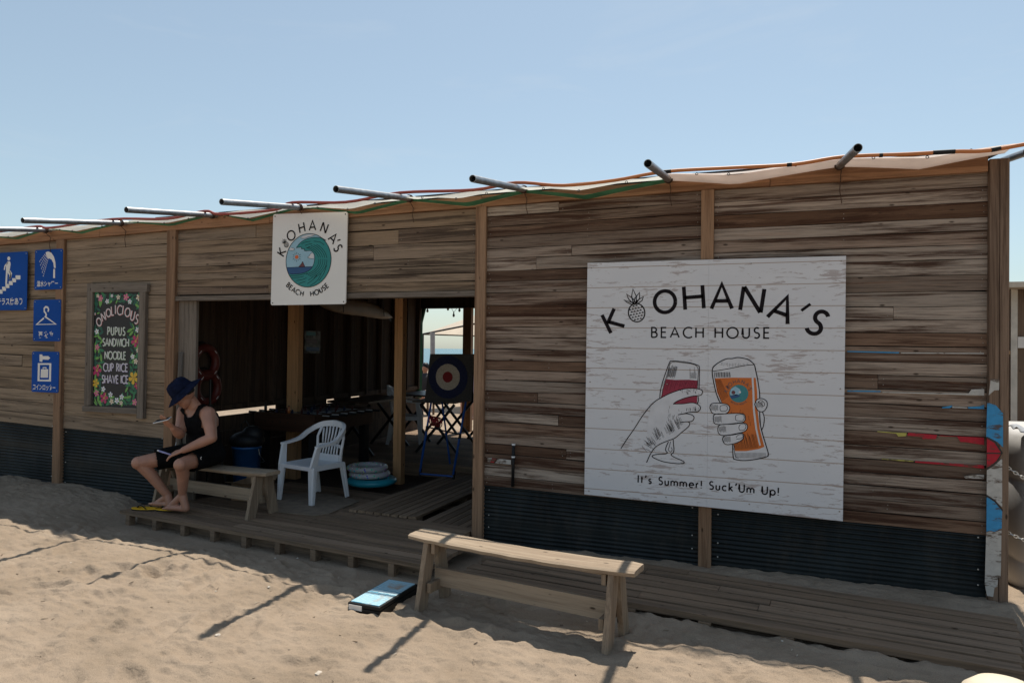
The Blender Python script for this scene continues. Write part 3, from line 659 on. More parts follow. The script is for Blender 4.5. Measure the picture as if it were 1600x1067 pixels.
def ink(name, rgb, rough=.55): return plain(name, rgb, rough, 0, .05, 12)

# --- the large white sign board
m, n, l, p = new_mat('printed_white_boards'); tc = node(n, 'TexCoord'); sx = node(n, 'SeparateXYZ'); l.new(tc.outputs['Object'], sx.inputs[0])
mp = node(n, 'Mapping'); mp.inputs['Scale'].default_value = (7, 1, 44); l.new(tc.outputs['Object'], mp.inputs[0])
t = node(n, 'TexNoise'); t.inputs['Scale'].default_value = 1; t.inputs['Detail'].default_value = 9; t.inputs['Roughness'].default_value = .72; t.inputs['Distortion'].default_value = .6; l.new(mp.outputs[0], t.inputs['Vector'])
t2 = node(n, 'TexNoise'); t2.inputs['Scale'].default_value = 2.3; t2.inputs['Detail'].default_value = 3; mp2 = node(n, 'Mapping'); mp2.inputs['Scale'].default_value = (1, 1, 2.6); l.new(tc.outputs['Object'], mp2.inputs[0]); l.new(mp2.outputs[0], t2.inputs['Vector'])
ad = node(n, 'Math', operation='MULTIPLY_ADD'); l.new(t2.outputs[0], ad.inputs[0]); ad.inputs[1].default_value = .42; l.new(t.outputs[0], ad.inputs[2])
rf = ramp(n, [(.785, (0, 0, 0)), (.815, (.62, .62, .62))]); l.new(ad.outputs[0], rf.inputs[0])
base = mixc(n, l, t2.outputs[0], (.56, .56, .59), (.66, .65, .665))
c = mixc(n, l, rf.outputs[0], base, (.27, .20, .18))
md = node(n, 'Math', operation='PINGPONG'); ml = node(n, 'Math', operation='ADD'); ml.inputs[1].default_value = 5.02; l.new(sx.outputs[2], ml.inputs[0]); l.new(ml.outputs[0], md.inputs[0]); md.inputs[1].default_value = .0765
lt = node(n, 'Math', operation='LESS_THAN'); l.new(md.outputs[0], lt.inputs[0]); lt.inputs[1].default_value = .0032
c = mixc(n, l, lt.outputs[0], c, (.36, .29, .25)); l.new(c, p.inputs['Base Color']); p.inputs['Roughness'].default_value = .45; p.inputs['Specular IOR Level'].default_value = .4
BIG = empty('sign_board', (-.315, -.07, .4), label='large white plank-print sign board with two toasting glasses, on the right-hand wall', cat='sign')
YB0 = -.066
q = px_poly([(918, 411), (1322, 400), (1317, 814), (913, 772)], YB0-.012)
xm_t = onY(1119.5, 405, YB0).x; xm = (q[0][0]+q[1][0])/2
for half in ([q[0], (xm-.0004, (q[0][1]+q[1][1])/2), (xm-.0004, (q[3][1]+q[2][1])/2), q[3]], [(xm+.0004, (q[0][1]+q[1][1])/2), q[1], q[2], (xm+.0004, (q[3][1]+q[2][1])/2)]):
    mb = slab(half, YB0-.012, YB0); o = mb.build('panel', m, BIG); o.location = -Vector(BIG.location)
# battens behind the board carry it off the planks
for xq in (-1.1, .45):
    o = MB().box(xq-.02, xq+.02, YB0+.001, -.026, .45, 2.15).build('batten', W_framev, BIG); o.location = -Vector(BIG.location)
for xq, zq in [(q[0][0]+.03+(q[1][0]-q[0][0]-.06)*i/3, zz) for i in range(4) for zz in (.47, 1.3, 2.17)]:
    o = MB().lathe([(.0055, 0), (.004, .003)], 8, (0, 0, 0), Matrix.Rotation(R(90), 4, 'X')).build('screw', NAIL, BIG); o.location = Vector((xq, YB0-.0122, zq))-Vector(BIG.location)
YB = YB0-.0132
def k1(x, y): q = onY(900+x/3.636, 390+y/3.636, YB); return (q.x, q.z)
def k2(x, y): q = onY(900+x/3.636, 540+y/3.636, YB); return (q.x, q.z)
def kA(x, y): q = onY(960+x/5.928, 550+y/5.928, YB); return (q.x, q.z)
def kB(x, y): q = onY(1095+x/5.925, 545+y/5.925, YB); return (q.x, q.z)
S1 = abs(k1(600, 300)[1]-k1(600, 200)[1])/100
mb = MB()
for ch, x, y, h, r in (('K', 211, 403, 120, 27), ('O', 505, 296, 118, 0), ('H', 669, 272, 130, 4), ('A', 828, 267, 134, 0), ('N', 1001, 284, 130, -8), ('A', 1172, 337, 134, -21), ('S', 1371, 414, 128, -33)):
    glyph(mb, ch, *k1(x, y), h*S1, r, 21*S1, YB, sx=1.12 if ch in 'HNSK' else .95)
ribbon(mb, [k1(1280, 347), k1(1332, 309)], 15*S1, YB)
pmb(mb, 'lettering', INK, BIG)
mb = MB(); b0, b1 = k1(430, 498), k1(1102, 503); text_line(mb, 'BEACH HOUSE', *b0, b1[0]-.005, b1[1], 56*S1, 8.5*S1, YB); pmb(mb, 'lettering', INK, BIG)
mb = MB(); b0, b1 = k2(352, 776), k2(1150, 850); text_line(mb, "It's Summer! Suck'Um Up!", *b0, *b1, 42*S1, 7.5*S1, YB); pmb(mb, 'lettering', INK, BIG)
def pineapple(mb, cx, cz, h, rot, y, lw):
    c, s = math.cos(R(rot)), math.sin(R(rot)); T = lambda a, b: (cx+(a*c-b*s)*h, cz+(a*s+b*c)*h)
    ribbon(mb, [T(.30*math.cos(a_), -.2+.34*math.sin(a_)) for a_ in np.linspace(0, 6.283, 26)[:-1]], lw, y, True)
    for (a0, b0_, a1, b1_) in ((0, .13, -.22, .55), (0, .13, .04, .68), (0, .13, .25, .5), (-.02, .1, -.36, .36), (.02, .1, .36, .32)):
        ex = T(a1, b1_); m1 = T((a0+a1)/2-.08, (b0_+b1_)/2+.02); m2 = T((a0+a1)/2+.09, (b0_+b1_)/2-.02)
        ribbon(mb, [T(a0-.05, b0_), m1, ex, m2, T(a0+.05, b0_)], lw*.8, y)
    for i in range(6):
        for j in range(5):
            a_, b_ = -.22+.11*j+(.05 if i % 2 else 0), -.45+.1*i
            if (a_/.27)**2+((b_+.2)/.31)**2 < 1: ribbon(mb, [T(a_-.035, b_-.012), T(a_, b_+.025), T(a_+.035, b_-.012)], lw*.75, y)
mb = MB(); pineapple(mb, *k1(338, 328), 158*S1, 12, YB, 7*S1); pmb(mb, 'pineapple_print', INK, BIG)
# toasting glasses, drawn in line and flat colour
WINE = ink('print_wine', (.27, .012, .04)); BEER = ink('print_beer', (.56, .13, .012)); FOAM = ink('print_pale', (.60, .59, .61)); TEAL = ink('print_teal', (.03, .20, .22)); SKYB = ink('print_sky', (.28, .46, .56)); DBLUE = ink('print_deep_blue', (.012, .07, .19)); SUNO = ink('print_sun', (.62, .12, .02)); ROCK = ink('print_rock', (.12, .03, .035)); HATCH = ink('print_hatch', (.10, .075, .085)); TEALD = ink('print_teal_wave', (.012, .215, .21))
dy = .0004
def fill(K, pts, mat, lay=0, name='print_fill'):
    mb = MB(); poly(mb, [K(*q) for q in pts], YB-dy*lay); pmb(mb, name, mat, BIG)
def cr(pts, k=5, closed=False):
    P = [Vector(q) for q in pts]
    if closed: P = P+[P[0]]
    return [(q.x, q.y) for q in smoothpts(P, k)]
fill(kA, [(478, 250), (560, 258), (690, 256), (772, 264), (770, 350), (765, 470), (640, 480), (555, 485), (430, 420)], WINE, 1)
fill(kA, cr([(430, 425), (520, 380), (640, 342), (740, 336), (805, 350), (815, 375), (795, 400), (720, 408), (640, 430), (580, 455), (545, 480), (640, 480), (720, 468), (775, 485), (797, 515), (775, 550), (700, 552), (735, 590), (725, 630), (690, 645), (695, 670), (640, 735), (560, 790), (480, 825), (420, 850), (360, 890), (330, 850), (300, 700), (340, 500)], 3), FOAM, 2)
ln = MB(); W1 = 7.6*S1/1.63
def ln_(K, pts, w=1., sm=True, lay=3): ribbon(ln, [K(*q) for q in (cr(pts, 5) if sm else pts)], W1*w, YB-dy*lay)
ln_(kA, [(420, 430), (428, 350), (455, 250), (490, 150), (512, 95), (530, 82), (600, 86), (700, 100), (770, 122), (786, 140), (786, 230), (784, 340)]); ln_(kA, [(440, 415), (450, 340), (500, 170), (530, 95), (640, 100), (765, 132), (772, 260), (768, 340)], .55)
ln_(kA, [(775, 410), (778, 450), (765, 480)])
ln_(kA, [(60, 893), (120, 800), (190, 700), (250, 605), (330, 500), (385, 450), (430, 425), (520, 380), (640, 342), (740, 336), (805, 350), (815, 375), (795, 400), (720, 408), (640, 430), (580, 455), (545, 480)])
ln_(kA, [(545, 480), (640, 478), (720, 468), (775, 485), (797, 515), (775, 550), (700, 556), (640, 570), (590, 580), (660, 570), (715, 580), (738, 605), (720, 638), (670, 645)]); ln_(kA, [(610, 650), (680, 645), (697, 665), (680, 695), (620, 745), (560, 795), (490, 822), (420, 852), (370, 890), (330, 950), (298, 1022)])
ln_(kA, [(500, 830), (478, 880), (475, 910), (490, 930), (470, 942), (400, 945), (352, 958), (365, 978), (450, 1012), (560, 1030), (635, 1030), (646, 1018), (620, 1000), (560, 975), (525, 950), (545, 930), (552, 900), (548, 860), (545, 810)]); ln_(kA, [(520, 828), (510, 870), (500, 905), (520, 925), (535, 905), (525, 880)], .6)
rr = random.Random(3)
for k in range(34):
    x = rr.uniform(330, 640); y = 870-(x-330)*.62+rr.uniform(-35, 10); L = rr.uniform(40, 95); ln_(kA, [(x, y), (x-L*.45+rr.uniform(-8, 8), y-L)], .34, False); ln_(kA, [(x+9, y-6), (x+9-L*.4, y-6-L*.8)], .28, False)
for k in range(16): x = rr.uniform(300, 400); y = rr.uniform(830, 930); ln_(kA, [(x, y), (x-rr.uniform(25, 50), y-rr.uniform(20, 60))], .35, False)
for k in range(14): x = 505+k*6; ln_(kA, [(x, 120+rr.uniform(0, 30)), (x-24, 245-rr.uniform(0, 20))], .35, False)
for k in range(8): x = 700+k*8; ln_(kA, [(x, 140+rr.uniform(0, 60)), (x, 245)], .3, False)
for k in range(26): x = rr.uniform(610, 790); y = rr.uniform(350, 400); ln_(kA, [(x, y), (x-6, y-rr.uniform(8, 22))], .35, False)
for k in range(14): x = rr.uniform(660, 780); ln_(kA, [(x, 545), (x+3, 545-rr.uniform(15, 45))], .35, False)
for k in range(16): x = rr.uniform(480, 620); y = rr.uniform(520, 640); ln_(kA, [(x, y), (x+rr.uniform(-8, 12), y-rr.uniform(14, 40))], .3, False)
for k in range(24): x = 445+k*13.5; ln_(kA, [(x+20, 262), (x, 300+rr.uniform(0, 60))], .22, False)
# beer glass
glass = [(108, 190), (150, 140), (240, 95), (340, 82), (420, 95), (480, 130), (495, 170), (520, 260), (540, 400), (545, 540), (560, 740), (590, 860), (620, 960), (615, 990), (560, 1010), (440, 1030), (330, 1025), (305, 1000), (295, 880), (260, 640), (190, 500), (140, 400), (118, 280)]
fill(kB, glass, FOAM, 1); fill(kB, [(128, 272), (300, 266), (508, 268), (522, 400), (525, 560), (545, 740), (588, 905), (540, 925), (420, 945), (318, 945), (300, 860), (250, 620), (185, 480), (150, 400)], BEER, 2)
fill(kB, [(450, 170), (470, 268), (478, 400), (482, 560), (505, 740), (542, 895), (556, 893), (522, 740), (500, 560), (496, 400), (488, 268), (470, 170)], FOAM, 3)
ln_(kB, [(108, 190), (120, 162), (180, 118), (240, 92), (290, 90), (340, 80), (400, 88), (450, 105), (495, 148), (508, 200), (525, 280), (543, 400), (545, 470)], 1.1); ln_(kB, [(108, 190), (106, 230), (118, 300), (140, 400), (165, 470), (185, 505)], 1.1); ln_(kB, [(545, 580), (548, 680), (570, 780), (600, 880), (625, 975), (600, 1000), (500, 1022), (400, 1032), (320, 1022), (300, 1000), (295, 880)], 1.1); ln_(kB, [(110, 208), (250, 185), (400, 155), (495, 146)], .8)
ln_(kB, [(125, 215), (135, 300), (165, 410), (195, 500)], .6); ln_(kB, [(310, 890), (318, 990), (350, 1008)], .6)
for k in range(20): x = 180+k*14; ln_(kB, [(x, 170-abs(x-330)*.12+rr.uniform(-10, 5)), (x+rr.uniform(-6, 6), 150-rr.uniform(0, 30))], .25, False)
for k in range(16): x = 140+k*8.5; ln_(kB, [(x, 215), (x+4, 262)], .35 if k % 3 else .8, False)
for k in range(7): ln_(kB, [(140+k*7, 285), (200+k*9, 480-k*6)], .35, False)
for k in range(26): x = 305+k*9; ln_(kB, [(x-30+rr.uniform(-4, 4), 760+rr.uniform(0, 60)), (x, 935-k*.8)], .33, False)
for k in range(20): x = rr.uniform(265, 470); y = rr.uniform(540, 720); ln_(kB, [(x, y), (x+6, y+rr.uniform(20, 50))], .28, False)
for k in range(26): x = 320+k*11; ln_(kB, [(x, 960), (x+3, 1010)], .33, False)
for fg in ([(84, 545), (100, 508), (170, 502), (240, 512), (268, 545), (245, 592), (180, 603), (110, 595)], [(116, 650), (130, 606), (230, 600), (380, 598), (412, 632), (395, 675), (300, 690), (190, 700), (130, 690)], [(158, 740), (180, 702), (300, 695), (400, 685), (432, 715), (410, 760), (320, 785), (210, 800), (165, 780)], [(200, 835), (220, 805), (300, 795), (380, 780), (398, 810), (370, 850), (290, 880), (225, 880)], [(498, 515), (520, 470), (570, 460), (612, 490), (610, 540), (575, 580), (530, 570)]):
    fill(kB, cr(fg, 5, True), FOAM, 4); ln_(kB, fg+[fg[0]], .9, lay=5)
    for k in range(11):
        q = fg[0]; x = q[0]+12+k*6; ln_(kB, [(x, q[1]-25+rr.uniform(-5, 5)), (x+3, q[1]+28+rr.uniform(-8, 8))], .3, False, 5)
for nl in ([(178, 550), (185, 527), (230, 522), (248, 548), (235, 572), (188, 575), (178, 550)], [(320, 640), (330, 612), (385, 606), (402, 635), (385, 665), (330, 662), (320, 640)], [(352, 725), (365, 700), (405, 694), (418, 720), (400, 748), (362, 752), (352, 725)], [(330, 820), (340, 800), (380, 790), (390, 812), (360, 832), (330, 832)], [(530, 490), (560, 475), (590, 505), (580, 530), (555, 505), (530, 490)]): ln_(kB, nl, .6, lay=5)
fill(kB, [(540, 585), (575, 585), (585, 640), (575, 720), (560, 750), (552, 680)], FOAM, 1); ln_(kB, [(570, 580), (588, 640), (580, 710), (562, 755)], .9)
pmb(ln, 'line_drawing', INK, BIG)
fill(kB, [(352+88*math.cos(a_), 414+82*math.sin(a_)) for a_ in np.linspace(0, 6.283, 28)[:-1]], TEAL, 6)
fill(kB, [(268, 410), (280, 370), (320, 345), (365, 375), (370, 400), (350, 425), (320, 430), (275, 430)], SKYB, 7); fill(kB, [(270, 432), (330, 420), (370, 432), (340, 450), (285, 462)], DBLUE, 7); fill(kB, [(302+18*math.cos(a_), 403+18*math.sin(a_)) for a_ in np.linspace(0, 6.283, 14)[:-1]], ROCK, 8); fill(kB, [(362+11*math.cos(a_), 400+11*math.sin(a_)) for a_ in np.linspace(0, 6.283, 12)[:-1]], FOAM, 8)
mb = MB(); SB = S1/1.63
for ch, x, y, r in (('K', 235, 388, 62), ('O', 272, 328, 32), ('H', 312, 306, 18), ('A', 350, 298, 2), ('N', 392, 307, -14), ('A', 430, 330, -36), ('S', 458, 372, -62)): glyph(mb, ch, *kB(x, y), 30*SB, r, 4.6*SB, YB-dy*6)
pineapple(mb, *kB(250, 356), 34*SB, 45, YB-dy*6, 2.5*SB)
for i, ch in enumerate('BEACHHOUSE'): 
    a_ = R(232+(i+.3 if i > 4 else i-.3)*8.4); glyph(mb, ch, *kB(352+104*math.cos(a_), 414-98*math.sin(a_)), 12*SB, math.degrees(a_)-270, 2.4*SB, YB-dy*6)
pmb(mb, 'lettering', HATCH, BIG)

# --- the round-logo sign over the doorway
RS = empty('logo_sign', (-3.81, -.09, 1.92), label='white square sign with teal wave logo hung above the doorway', cat='sign')
YR = -.085
q = px_poly([(427, 335), (543, 331), (540, 475), (423, 477)], YR)
def round_poly(P, r=.02):
    out = []; n = len(P)
    for i in range(n):
        a, b_, c_ = Vector(P[i-1]), Vector(P[i]), Vector(P[(i+1) % n]); u = (a-b_).normalized()*r; v = (c_-b_).normalized()*r
        for t in (0, .25, .5, .75, 1): w_ = (b_+u)*(1-t)**2+2*t*(1-t)*b_+(b_+v)*t*t; out.append((w_.x, w_.y))
    return out
o = slab(round_poly(q), YR, YR+.012).build('panel', SIGNW, RS); o.location = -Vector(RS.location)
for xq in (-4.05, -3.56):
    o = MB().box(xq-.02, xq+.02, YR+.0125, -.034, 2.03, 2.6).build('batten', W_framev, RS); o.location = -Vector(RS.location)
for a, b_ in ((q[0][0]+.02, q[0][1]-.02), (q[1][0]-.02, q[1][1]-.02), (q[2][0]-.02, q[2][1]+.02), (q[3][0]+.02, q[3][1]+.02)):
    o = MB().lathe([(.006, 0), (.004, .004)], 10, (0, 0, 0), Matrix.Rotation(R(90), 4, 'X')).build('screw', BLACKM, RS); o.location = Vector((a, YR-.0005, b_))-Vector(RS.location)
ctr = onY(425+405/7.117, 330+548/7.117, YR); YR -= .0012; RAD = .238
def kL(x, y): return (ctr.x+(x-405)/240*RAD, ctr.z+(548-y)/300*RAD)
def fillR(pts, mat, lay): mb = MB(); poly(mb, [kL(*q_) for q_ in pts], YR-.0004*lay); pmb(mb, 'print_fill', mat, RS)
circ = [(405+240*math.cos(a_), 548-300*math.sin(a_)) for a_ in np.linspace(0, 6.2832, 49)[:-1]]
fillR(circ, SKYB, 0)
def carc(a0, a1, n=24): return [(405+239*math.cos(R(a0+(a1-a0)*i/n)), 548-299*math.sin(R(a0+(a1-a0)*i/n))) for i in range(n+1)]
fillR(carc(194, 240, 12)+[(450, 690), (450, 620)], DBLUE, 1)
wave = [(275, 400), (300, 365), (340, 328), (400, 302), (470, 293), (540, 305), (585, 330)]+carc(46, -150, 46)+[(215, 697), (300, 697), (380, 680), (440, 640), (468, 570), (472, 500), (455, 462), (425, 440), (365, 438), (362, 418), (330, 414), (328, 396)]
fillR(wave, TEALD, 2)
fillR(cr([(315, 290), (350, 270), (400, 258), (455, 258), (470, 266), (430, 280), (400, 285), (370, 298), (340, 297)], 3, True), FOAM, 3); fillR([(195, 425), (215, 395), (240, 402), (257, 412), (240, 428)], FOAM, 3); fillR([(398, 515), (415, 500), (425, 480), (445, 464), (462, 490), (464, 530), (430, 528)], FOAM, 3)
fillR([(302, 618), (330, 585), (345, 560), (356, 585), (372, 618)], ROCK, 3); fillR([(280+20*math.cos(a_), 505+22*math.sin(a_)) for a_ in np.linspace(0, 6.283, 16)[:-1]], SUNO, 3)
ln = MB()
def lr(pts, w=1., closed=False, sm=True): ribbon(ln, [kL(*q_) for q_ in (cr(pts, 5) if sm else pts)], .0048*w, YR-.0004*4, closed)
ribbon(ln, [kL(*q_) for q_ in circ], .0055, YR-.0004*4, True)
lr([(275, 400), (300, 365), (340, 328), (400, 302), (470, 293), (540, 305), (590, 335)]); lr([(275, 400), (328, 396), (330, 414), (362, 418), (365, 438), (425, 440), (455, 462), (472, 500), (468, 570), (440, 640), (380, 680), (300, 697), (215, 697)]); lr([(178, 620), (450, 620)], .8, sm=False)
for k, s in enumerate((1.12, 1.24, 1.37, 1.5, 1.62)):
    cx_, cy_ = 330, 548; a0, a1 = (74-k*5, -72+k*3)
    for g0, g1 in ((a0, a0-(a0-a1)*.42), (a0-(a0-a1)*.46, a1)):
        lr([(cx_+142*s*1.18*math.cos(R(g0+(g1-g0)*i/10)), cy_+6-108*s*1.28*math.sin(R(g0+(g1-g0)*i/10))) for i in range(11)], .85, sm=False)
for a in ([(330, 360), (370, 342), (425, 335)], [(370, 380), (410, 366), (445, 366)], [(390, 405), (420, 402)], [(205, 715), (300, 715), (400, 690)], [(230, 738), (310, 736), (360, 725)], [(280, 772), (350, 760), (390, 742)], [(305, 808), (380, 782)], [(400, 808), (460, 765), (500, 715)], [(430, 835), (500, 780), (545, 700)], [(460, 335), (530, 350), (570, 385)], [(520, 780), (570, 700), (600, 610)], [(410, 770), (450, 742)]): lr(a, .85)
for k in range(12): a_ = k*math.pi/6; lr([(280+30*math.cos(a_), 505+34*math.sin(a_)), (280+(48 if k % 2 else 42)*math.cos(a_), 505+(54 if k % 2 else 47)*math.sin(a_))], .75, sm=False)
lr([(302, 618), (330, 585), (345, 560), (356, 585), (372, 618)], .6); lr([(315, 290), (340, 297), (370, 298), (400, 285), (430, 280), (470, 266)], .6); lr([(195, 425), (240, 428), (257, 412), (235, 402), (215, 392)], .6); lr([(464, 530), (430, 528), (398, 515), (415, 500), (425, 480), (445, 464)], .6)
for ch, x, y, r in (('K', 116, 438, 60), ('O', 216, 258, 30), ('H', 330, 176, 13), ('A', 444, 160, 0), ('N', 569, 192, -22), ('A', 662, 312, -42), ('S', 714, 424, -66)): glyph(ln, ch, *kL(x, y), .082, r, .0125, YR-.0004*4, sx=.95)
ribbon(ln, [kL(706, 341), kL(738, 333)], .011, YR-.0016); pineapple(ln, *kL(155, 345), .075, 40, YR-.0016, .004)
for i, ch in enumerate('BEACH'): a_ = R((226, 232.5, 240, 248.5, 258)[i]); glyph(ln, ch, ctr.x+.300*math.cos(a_), ctr.z+.300*math.sin(a_), .042, math.degrees(a_)-270, .0085, YR-.0016)
for i, ch in enumerate('HOUSE'): a_ = R((278.5, 288, 297, 304, 310.5)[i]); glyph(ln, ch, ctr.x+.300*math.cos(a_), ctr.z+.300*math.sin(a_), .042, math.degrees(a_)-270, .0085, YR-.0016)
pmb(ln, 'lettering', INK, RS)

# --- the painted menu board
MN = empty('menu_board', (-6.1, -.04, .82), label='black chalk-style menu board with painted flowers in a grey wooden frame', cat='menu board')
YM = -.036
def kM(x, y): q_ = onY(125+x/4.64, 430+y/4.64, YM-.006); return (q_.x, q_.z)
c_ = [kM(105, 125), kM(443, 125), kM(422, 960), kM(86, 935)]
o = slab([kM(98, 118), kM(450, 118), kM(430, 968), kM(80, 942)], YM-.005, YM+.008).build('panel', plain('blackboard', (.012, .011, .013), .6), MN); o.location = -Vector(MN.location)
for pts, mt in (([(66, 62), (105, 60), (90, 940), (42, 940)], W_framev), ([(104, 64), (500, 64), (498, 121), (104, 124)], W_frame), ([(443, 122), (488, 122), (468, 1040), (422, 1034)], W_framev), ([(30, 945), (421, 962), (421, 1005), (30, 985)], W_frame)):
    cc = [kM(*a) for a in pts]; o = slab(cc, YM-.028, YM+.010).build('frame_board', mt, MN); o.location = -Vector(MN.location)
YT = YM-.0062
FP = [ink('flower_pink', (.62, .16, .28)), ink('flower_magenta', (.45, .025, .12)), ink('flower_yellow', (.70, .42, .03)), ink('flower_cream', (.72, .62, .50)), ink('flower_white', (.70, .71, .76))]
LG = [ink('leaf_green', (.02, .17, .07)), ink('leaf_light_green', (.14, .34, .07)), ink('leaf_deep_green', (.008, .085, .055))]
SM_ = abs(kM(250, 500)[1]-kM(250, 400)[1])/100
lv = [MB(), MB(), MB()]; rr = random.Random(9)
border = [(x, y) for x in range(115, 445, 24) for y in (145, 170, 195)]+[(x, y) for x in (112, 135, 150) for y in range(390, 800, 30)]+[(x, y) for x in (368, 392, 418) for y in range(370, 800, 30)]+[(x, y) for x in range(105, 430, 22) for y in range(800, 945, 28)]+[(x, y) for x in (110, 130) for y in (210, 240, 270)]+[(x, y) for x in (410, 430) for y in (200, 230)]
for x, y in border:
    if 800 <= y < 880 and 170 < x < 330: continue
    x += rr.uniform(-10, 10); y += rr.uniform(-10, 10); a_ = rr.uniform(0, 6.28); L = rr.uniform(18, 34)*SM_; k = rr.randrange(3); cx_, cz_ = kM(max(112, min(x, 425)), min(y, 928)); lay = rr.random()*.0006
    if not (kM(98, 500)[0]+L < cx_ < kM(440, 500)[0]-L*.6): a_ = 1.57
    pts_ = [(-1, 0), (-.4, .32), (.3, .30), (1, 0), (.3, -.30), (-.4, -.32)]
    poly(lv[k], [(cx_+(u*math.cos(a_)-v_*math.sin(a_))*L, cz_+(u*math.sin(a_)+v_*math.cos(a_))*L) for u, v_ in pts_], YT-lay-.0002*k, True)
for k in range(3): pmb(lv[k], 'leaf_print', LG[k], MN)
fl = [MB() for _ in FP]; ce = MB()
for x, y, r, k in ((150, 168, 26, 0), (130, 150, 16, 3), (198, 190, 20, 4), (232, 150, 14, 4), (278, 160, 20, 3), (335, 160, 28, 0), (362, 192, 20, 4), (426, 162, 26, 3), (122, 408, 22, 4), (125, 522, 24, 0), (124, 690, 46, 1), (115, 782, 34, 2), (418, 395, 22, 4), (405, 478, 46, 1), (420, 545, 18, 3), (382, 590, 20, 4), (405, 625, 22, 3), (388, 745, 48, 2), (412, 800, 26, 1), (170, 825, 22, 4), (120, 855, 26, 0), (175, 890, 42, 1), (222, 865, 22, 4), (230, 915, 22, 3), (268, 908, 24, 4), (303, 882, 22, 4), (298, 925, 18, 3), (398, 920, 26, 0)):
    cx_, cz_ = kM(x, y); r *= SM_; a0 = rr.uniform(0, 6.28)
    k0 = len(fl[k].v)
    for j in range(5):
        a_ = a0+j*1.2566; d = (math.cos(a_), math.sin(a_)); n_ = (-d[1], d[0]); P_ = [(0, 0), (.45, .26), (.8, .30), (1, 0), (.8, -.30), (.45, -.26)]
        poly(fl[k], [(cx_+(u*d[0]+v_*n_[0])*r, cz_+(u*d[1]+v_*n_[1])*r) for u, v_ in P_], YT-.0012-.0001*j)
    fl[k].mark(k0); k1_ = len(ce.v)
    poly(ce, [(cx_+r*.2*math.cos(t_), cz_+r*.2*math.sin(t_)) for t_ in np.linspace(0, 6.283, 9)[:-1]], YT-.002)
    if k in (1, 2): ribbon(ce, [(cx_, cz_), (cx_+.3*r, cz_+.5*r), (cx_+.45*r, cz_+.95*r)], .006, YT-.002)
    ce.mark(k1_)
for k in range(5): pmb(fl[k], 'flower_print', FP[k], MN)
pmb(ce, 'flower_centre', ink('flower_gold', (.6, .38, .08)), MN)
mb = MB(); sh = MB(); CH = ink('chalk_white', (.62, .60, .60)); CHP = ink('chalk_pink', (.62, .25, .24)); CHG = ink('chalk_pale_green', (.45, .60, .40)); CHL = ink('chalk_lilac', (.45, .38, .60))
for ch, x, y, r, h in (("'", 112, 300, 10, 50), ('O', 138, 338, 24, 56), ('N', 170, 300, 18, 60), ('O', 206, 272, 10, 54), ('L', 236, 258, 6, 62), ('I', 257, 248, 2, 62), ('C', 286, 252, -4, 64), ('I', 311, 252, -6, 62), ('O', 345, 268, -10, 58), ('U', 382, 292, -14, 66), ('S', 412, 318, -18, 66), ('!', 434, 345, -20, 56)):
    glyph(sh, ch, kM(x, y)[0]+.004, kM(x, y)[1]-.003, h*SM_, r, 10*SM_, YT-.0014, sx=.78); glyph(mb, ch, *kM(x, y), h*SM_, r, 7*SM_, YT-.0018, sx=.78)
pmb(sh, 'lettering', CHP, MN); pmb(mb, 'lettering', CH, MN)
for txt, x0, x1, y, h, sm in (('PUPUS', 200, 325, 430, 55, CHG), ('SANDWICH', 165, 352, 510, 52, CHG), ('NOODLE', 180, 330, 604, 52, CHG), ('CUP RICE', 170, 344, 692, 54, CHL), ('SHAVE ICE', 160, 348, 778, 54, CHL)):
    mb = MB(); sh = MB(); a, b_ = kM(x0, y), kM(x1, y+4); text_line(sh, txt, a[0]+.003, a[1]-.003, b_[0]+.003, b_[1]-.003, h*SM_, 9*SM_, YT-.0014, .72); text_line(mb, txt, *a, *b_, h*SM_, 6*SM_, YT-.0018, .72)
    pmb(sh, 'lettering', sm, MN); pmb(mb, 'lettering', CH, MN)

# --- the four blue pictogram signs
def jp(txt, x0, x1, zc, h, y, parent):
    cu = bpy.data.curves.new('txt', 'FONT'); cu.body = txt; cu.size = 1; cu.align_x = 'LEFT'; cu.offset = .018
    o = bpy.data.objects.new('txt', cu); COL.objects.link(o); dg = bpy.context.evaluated_depsgraph_get(); dg.update()
    me = bpy.data.meshes.new_from_object(o.evaluated_get(dg)); bpy.data.objects.remove(o)
    V = np.array([v_.co[:] for v_ in me.vertices]);
    if len(V) == 0: return
    a, b_ = V.min(0), V.max(0); L = Vector(parent.location)
    for v_ in me.vertices:
        u = (v_.co.x-a[0])/(b_[0]-a[0]); t_ = (v_.co.y-(a[1]+b_[1])/2)/(b_[1]-a[1]); v_.co = Vector((x0+(x1-x0)*u, y, zc+t_*h))-L
    nch = len(txt); cells = {}
    for f in me.polygons:
        cx_ = sum((me.vertices[i].co.x+L.x) for i in f.vertices)/len(f.vertices); cells.setdefault(min(nch-1, max(0, int((cx_-x0)/(x1-x0)*nch))), []).append(tuple(f.vertices))
    for fs in cells.values():
        ix = sorted({i for f in fs for i in f}); mp = {j: k for k, j in enumerate(ix)}
        m2 = bpy.data.meshes.new('letter'); m2.from_pydata([me.vertices[i].co[:] for i in ix], [], [tuple(mp[i] for i in f) for f in fs])
        bm = bmesh.new(); bm.from_mesh(m2)
        for f in bm.faces:
            if f.normal.y > 0: f.normal_flip()
        bm.to_mesh(m2); bm.free(); m2.materials.append(SIGNI)
        ob = bpy.data.objects.new('letter', m2); COL.objects.link(ob); ob.parent = parent
def kS(x, y): q_ = onY(x/3.81, 360+y/3.81, -.060); return (q_.x, q_.z)
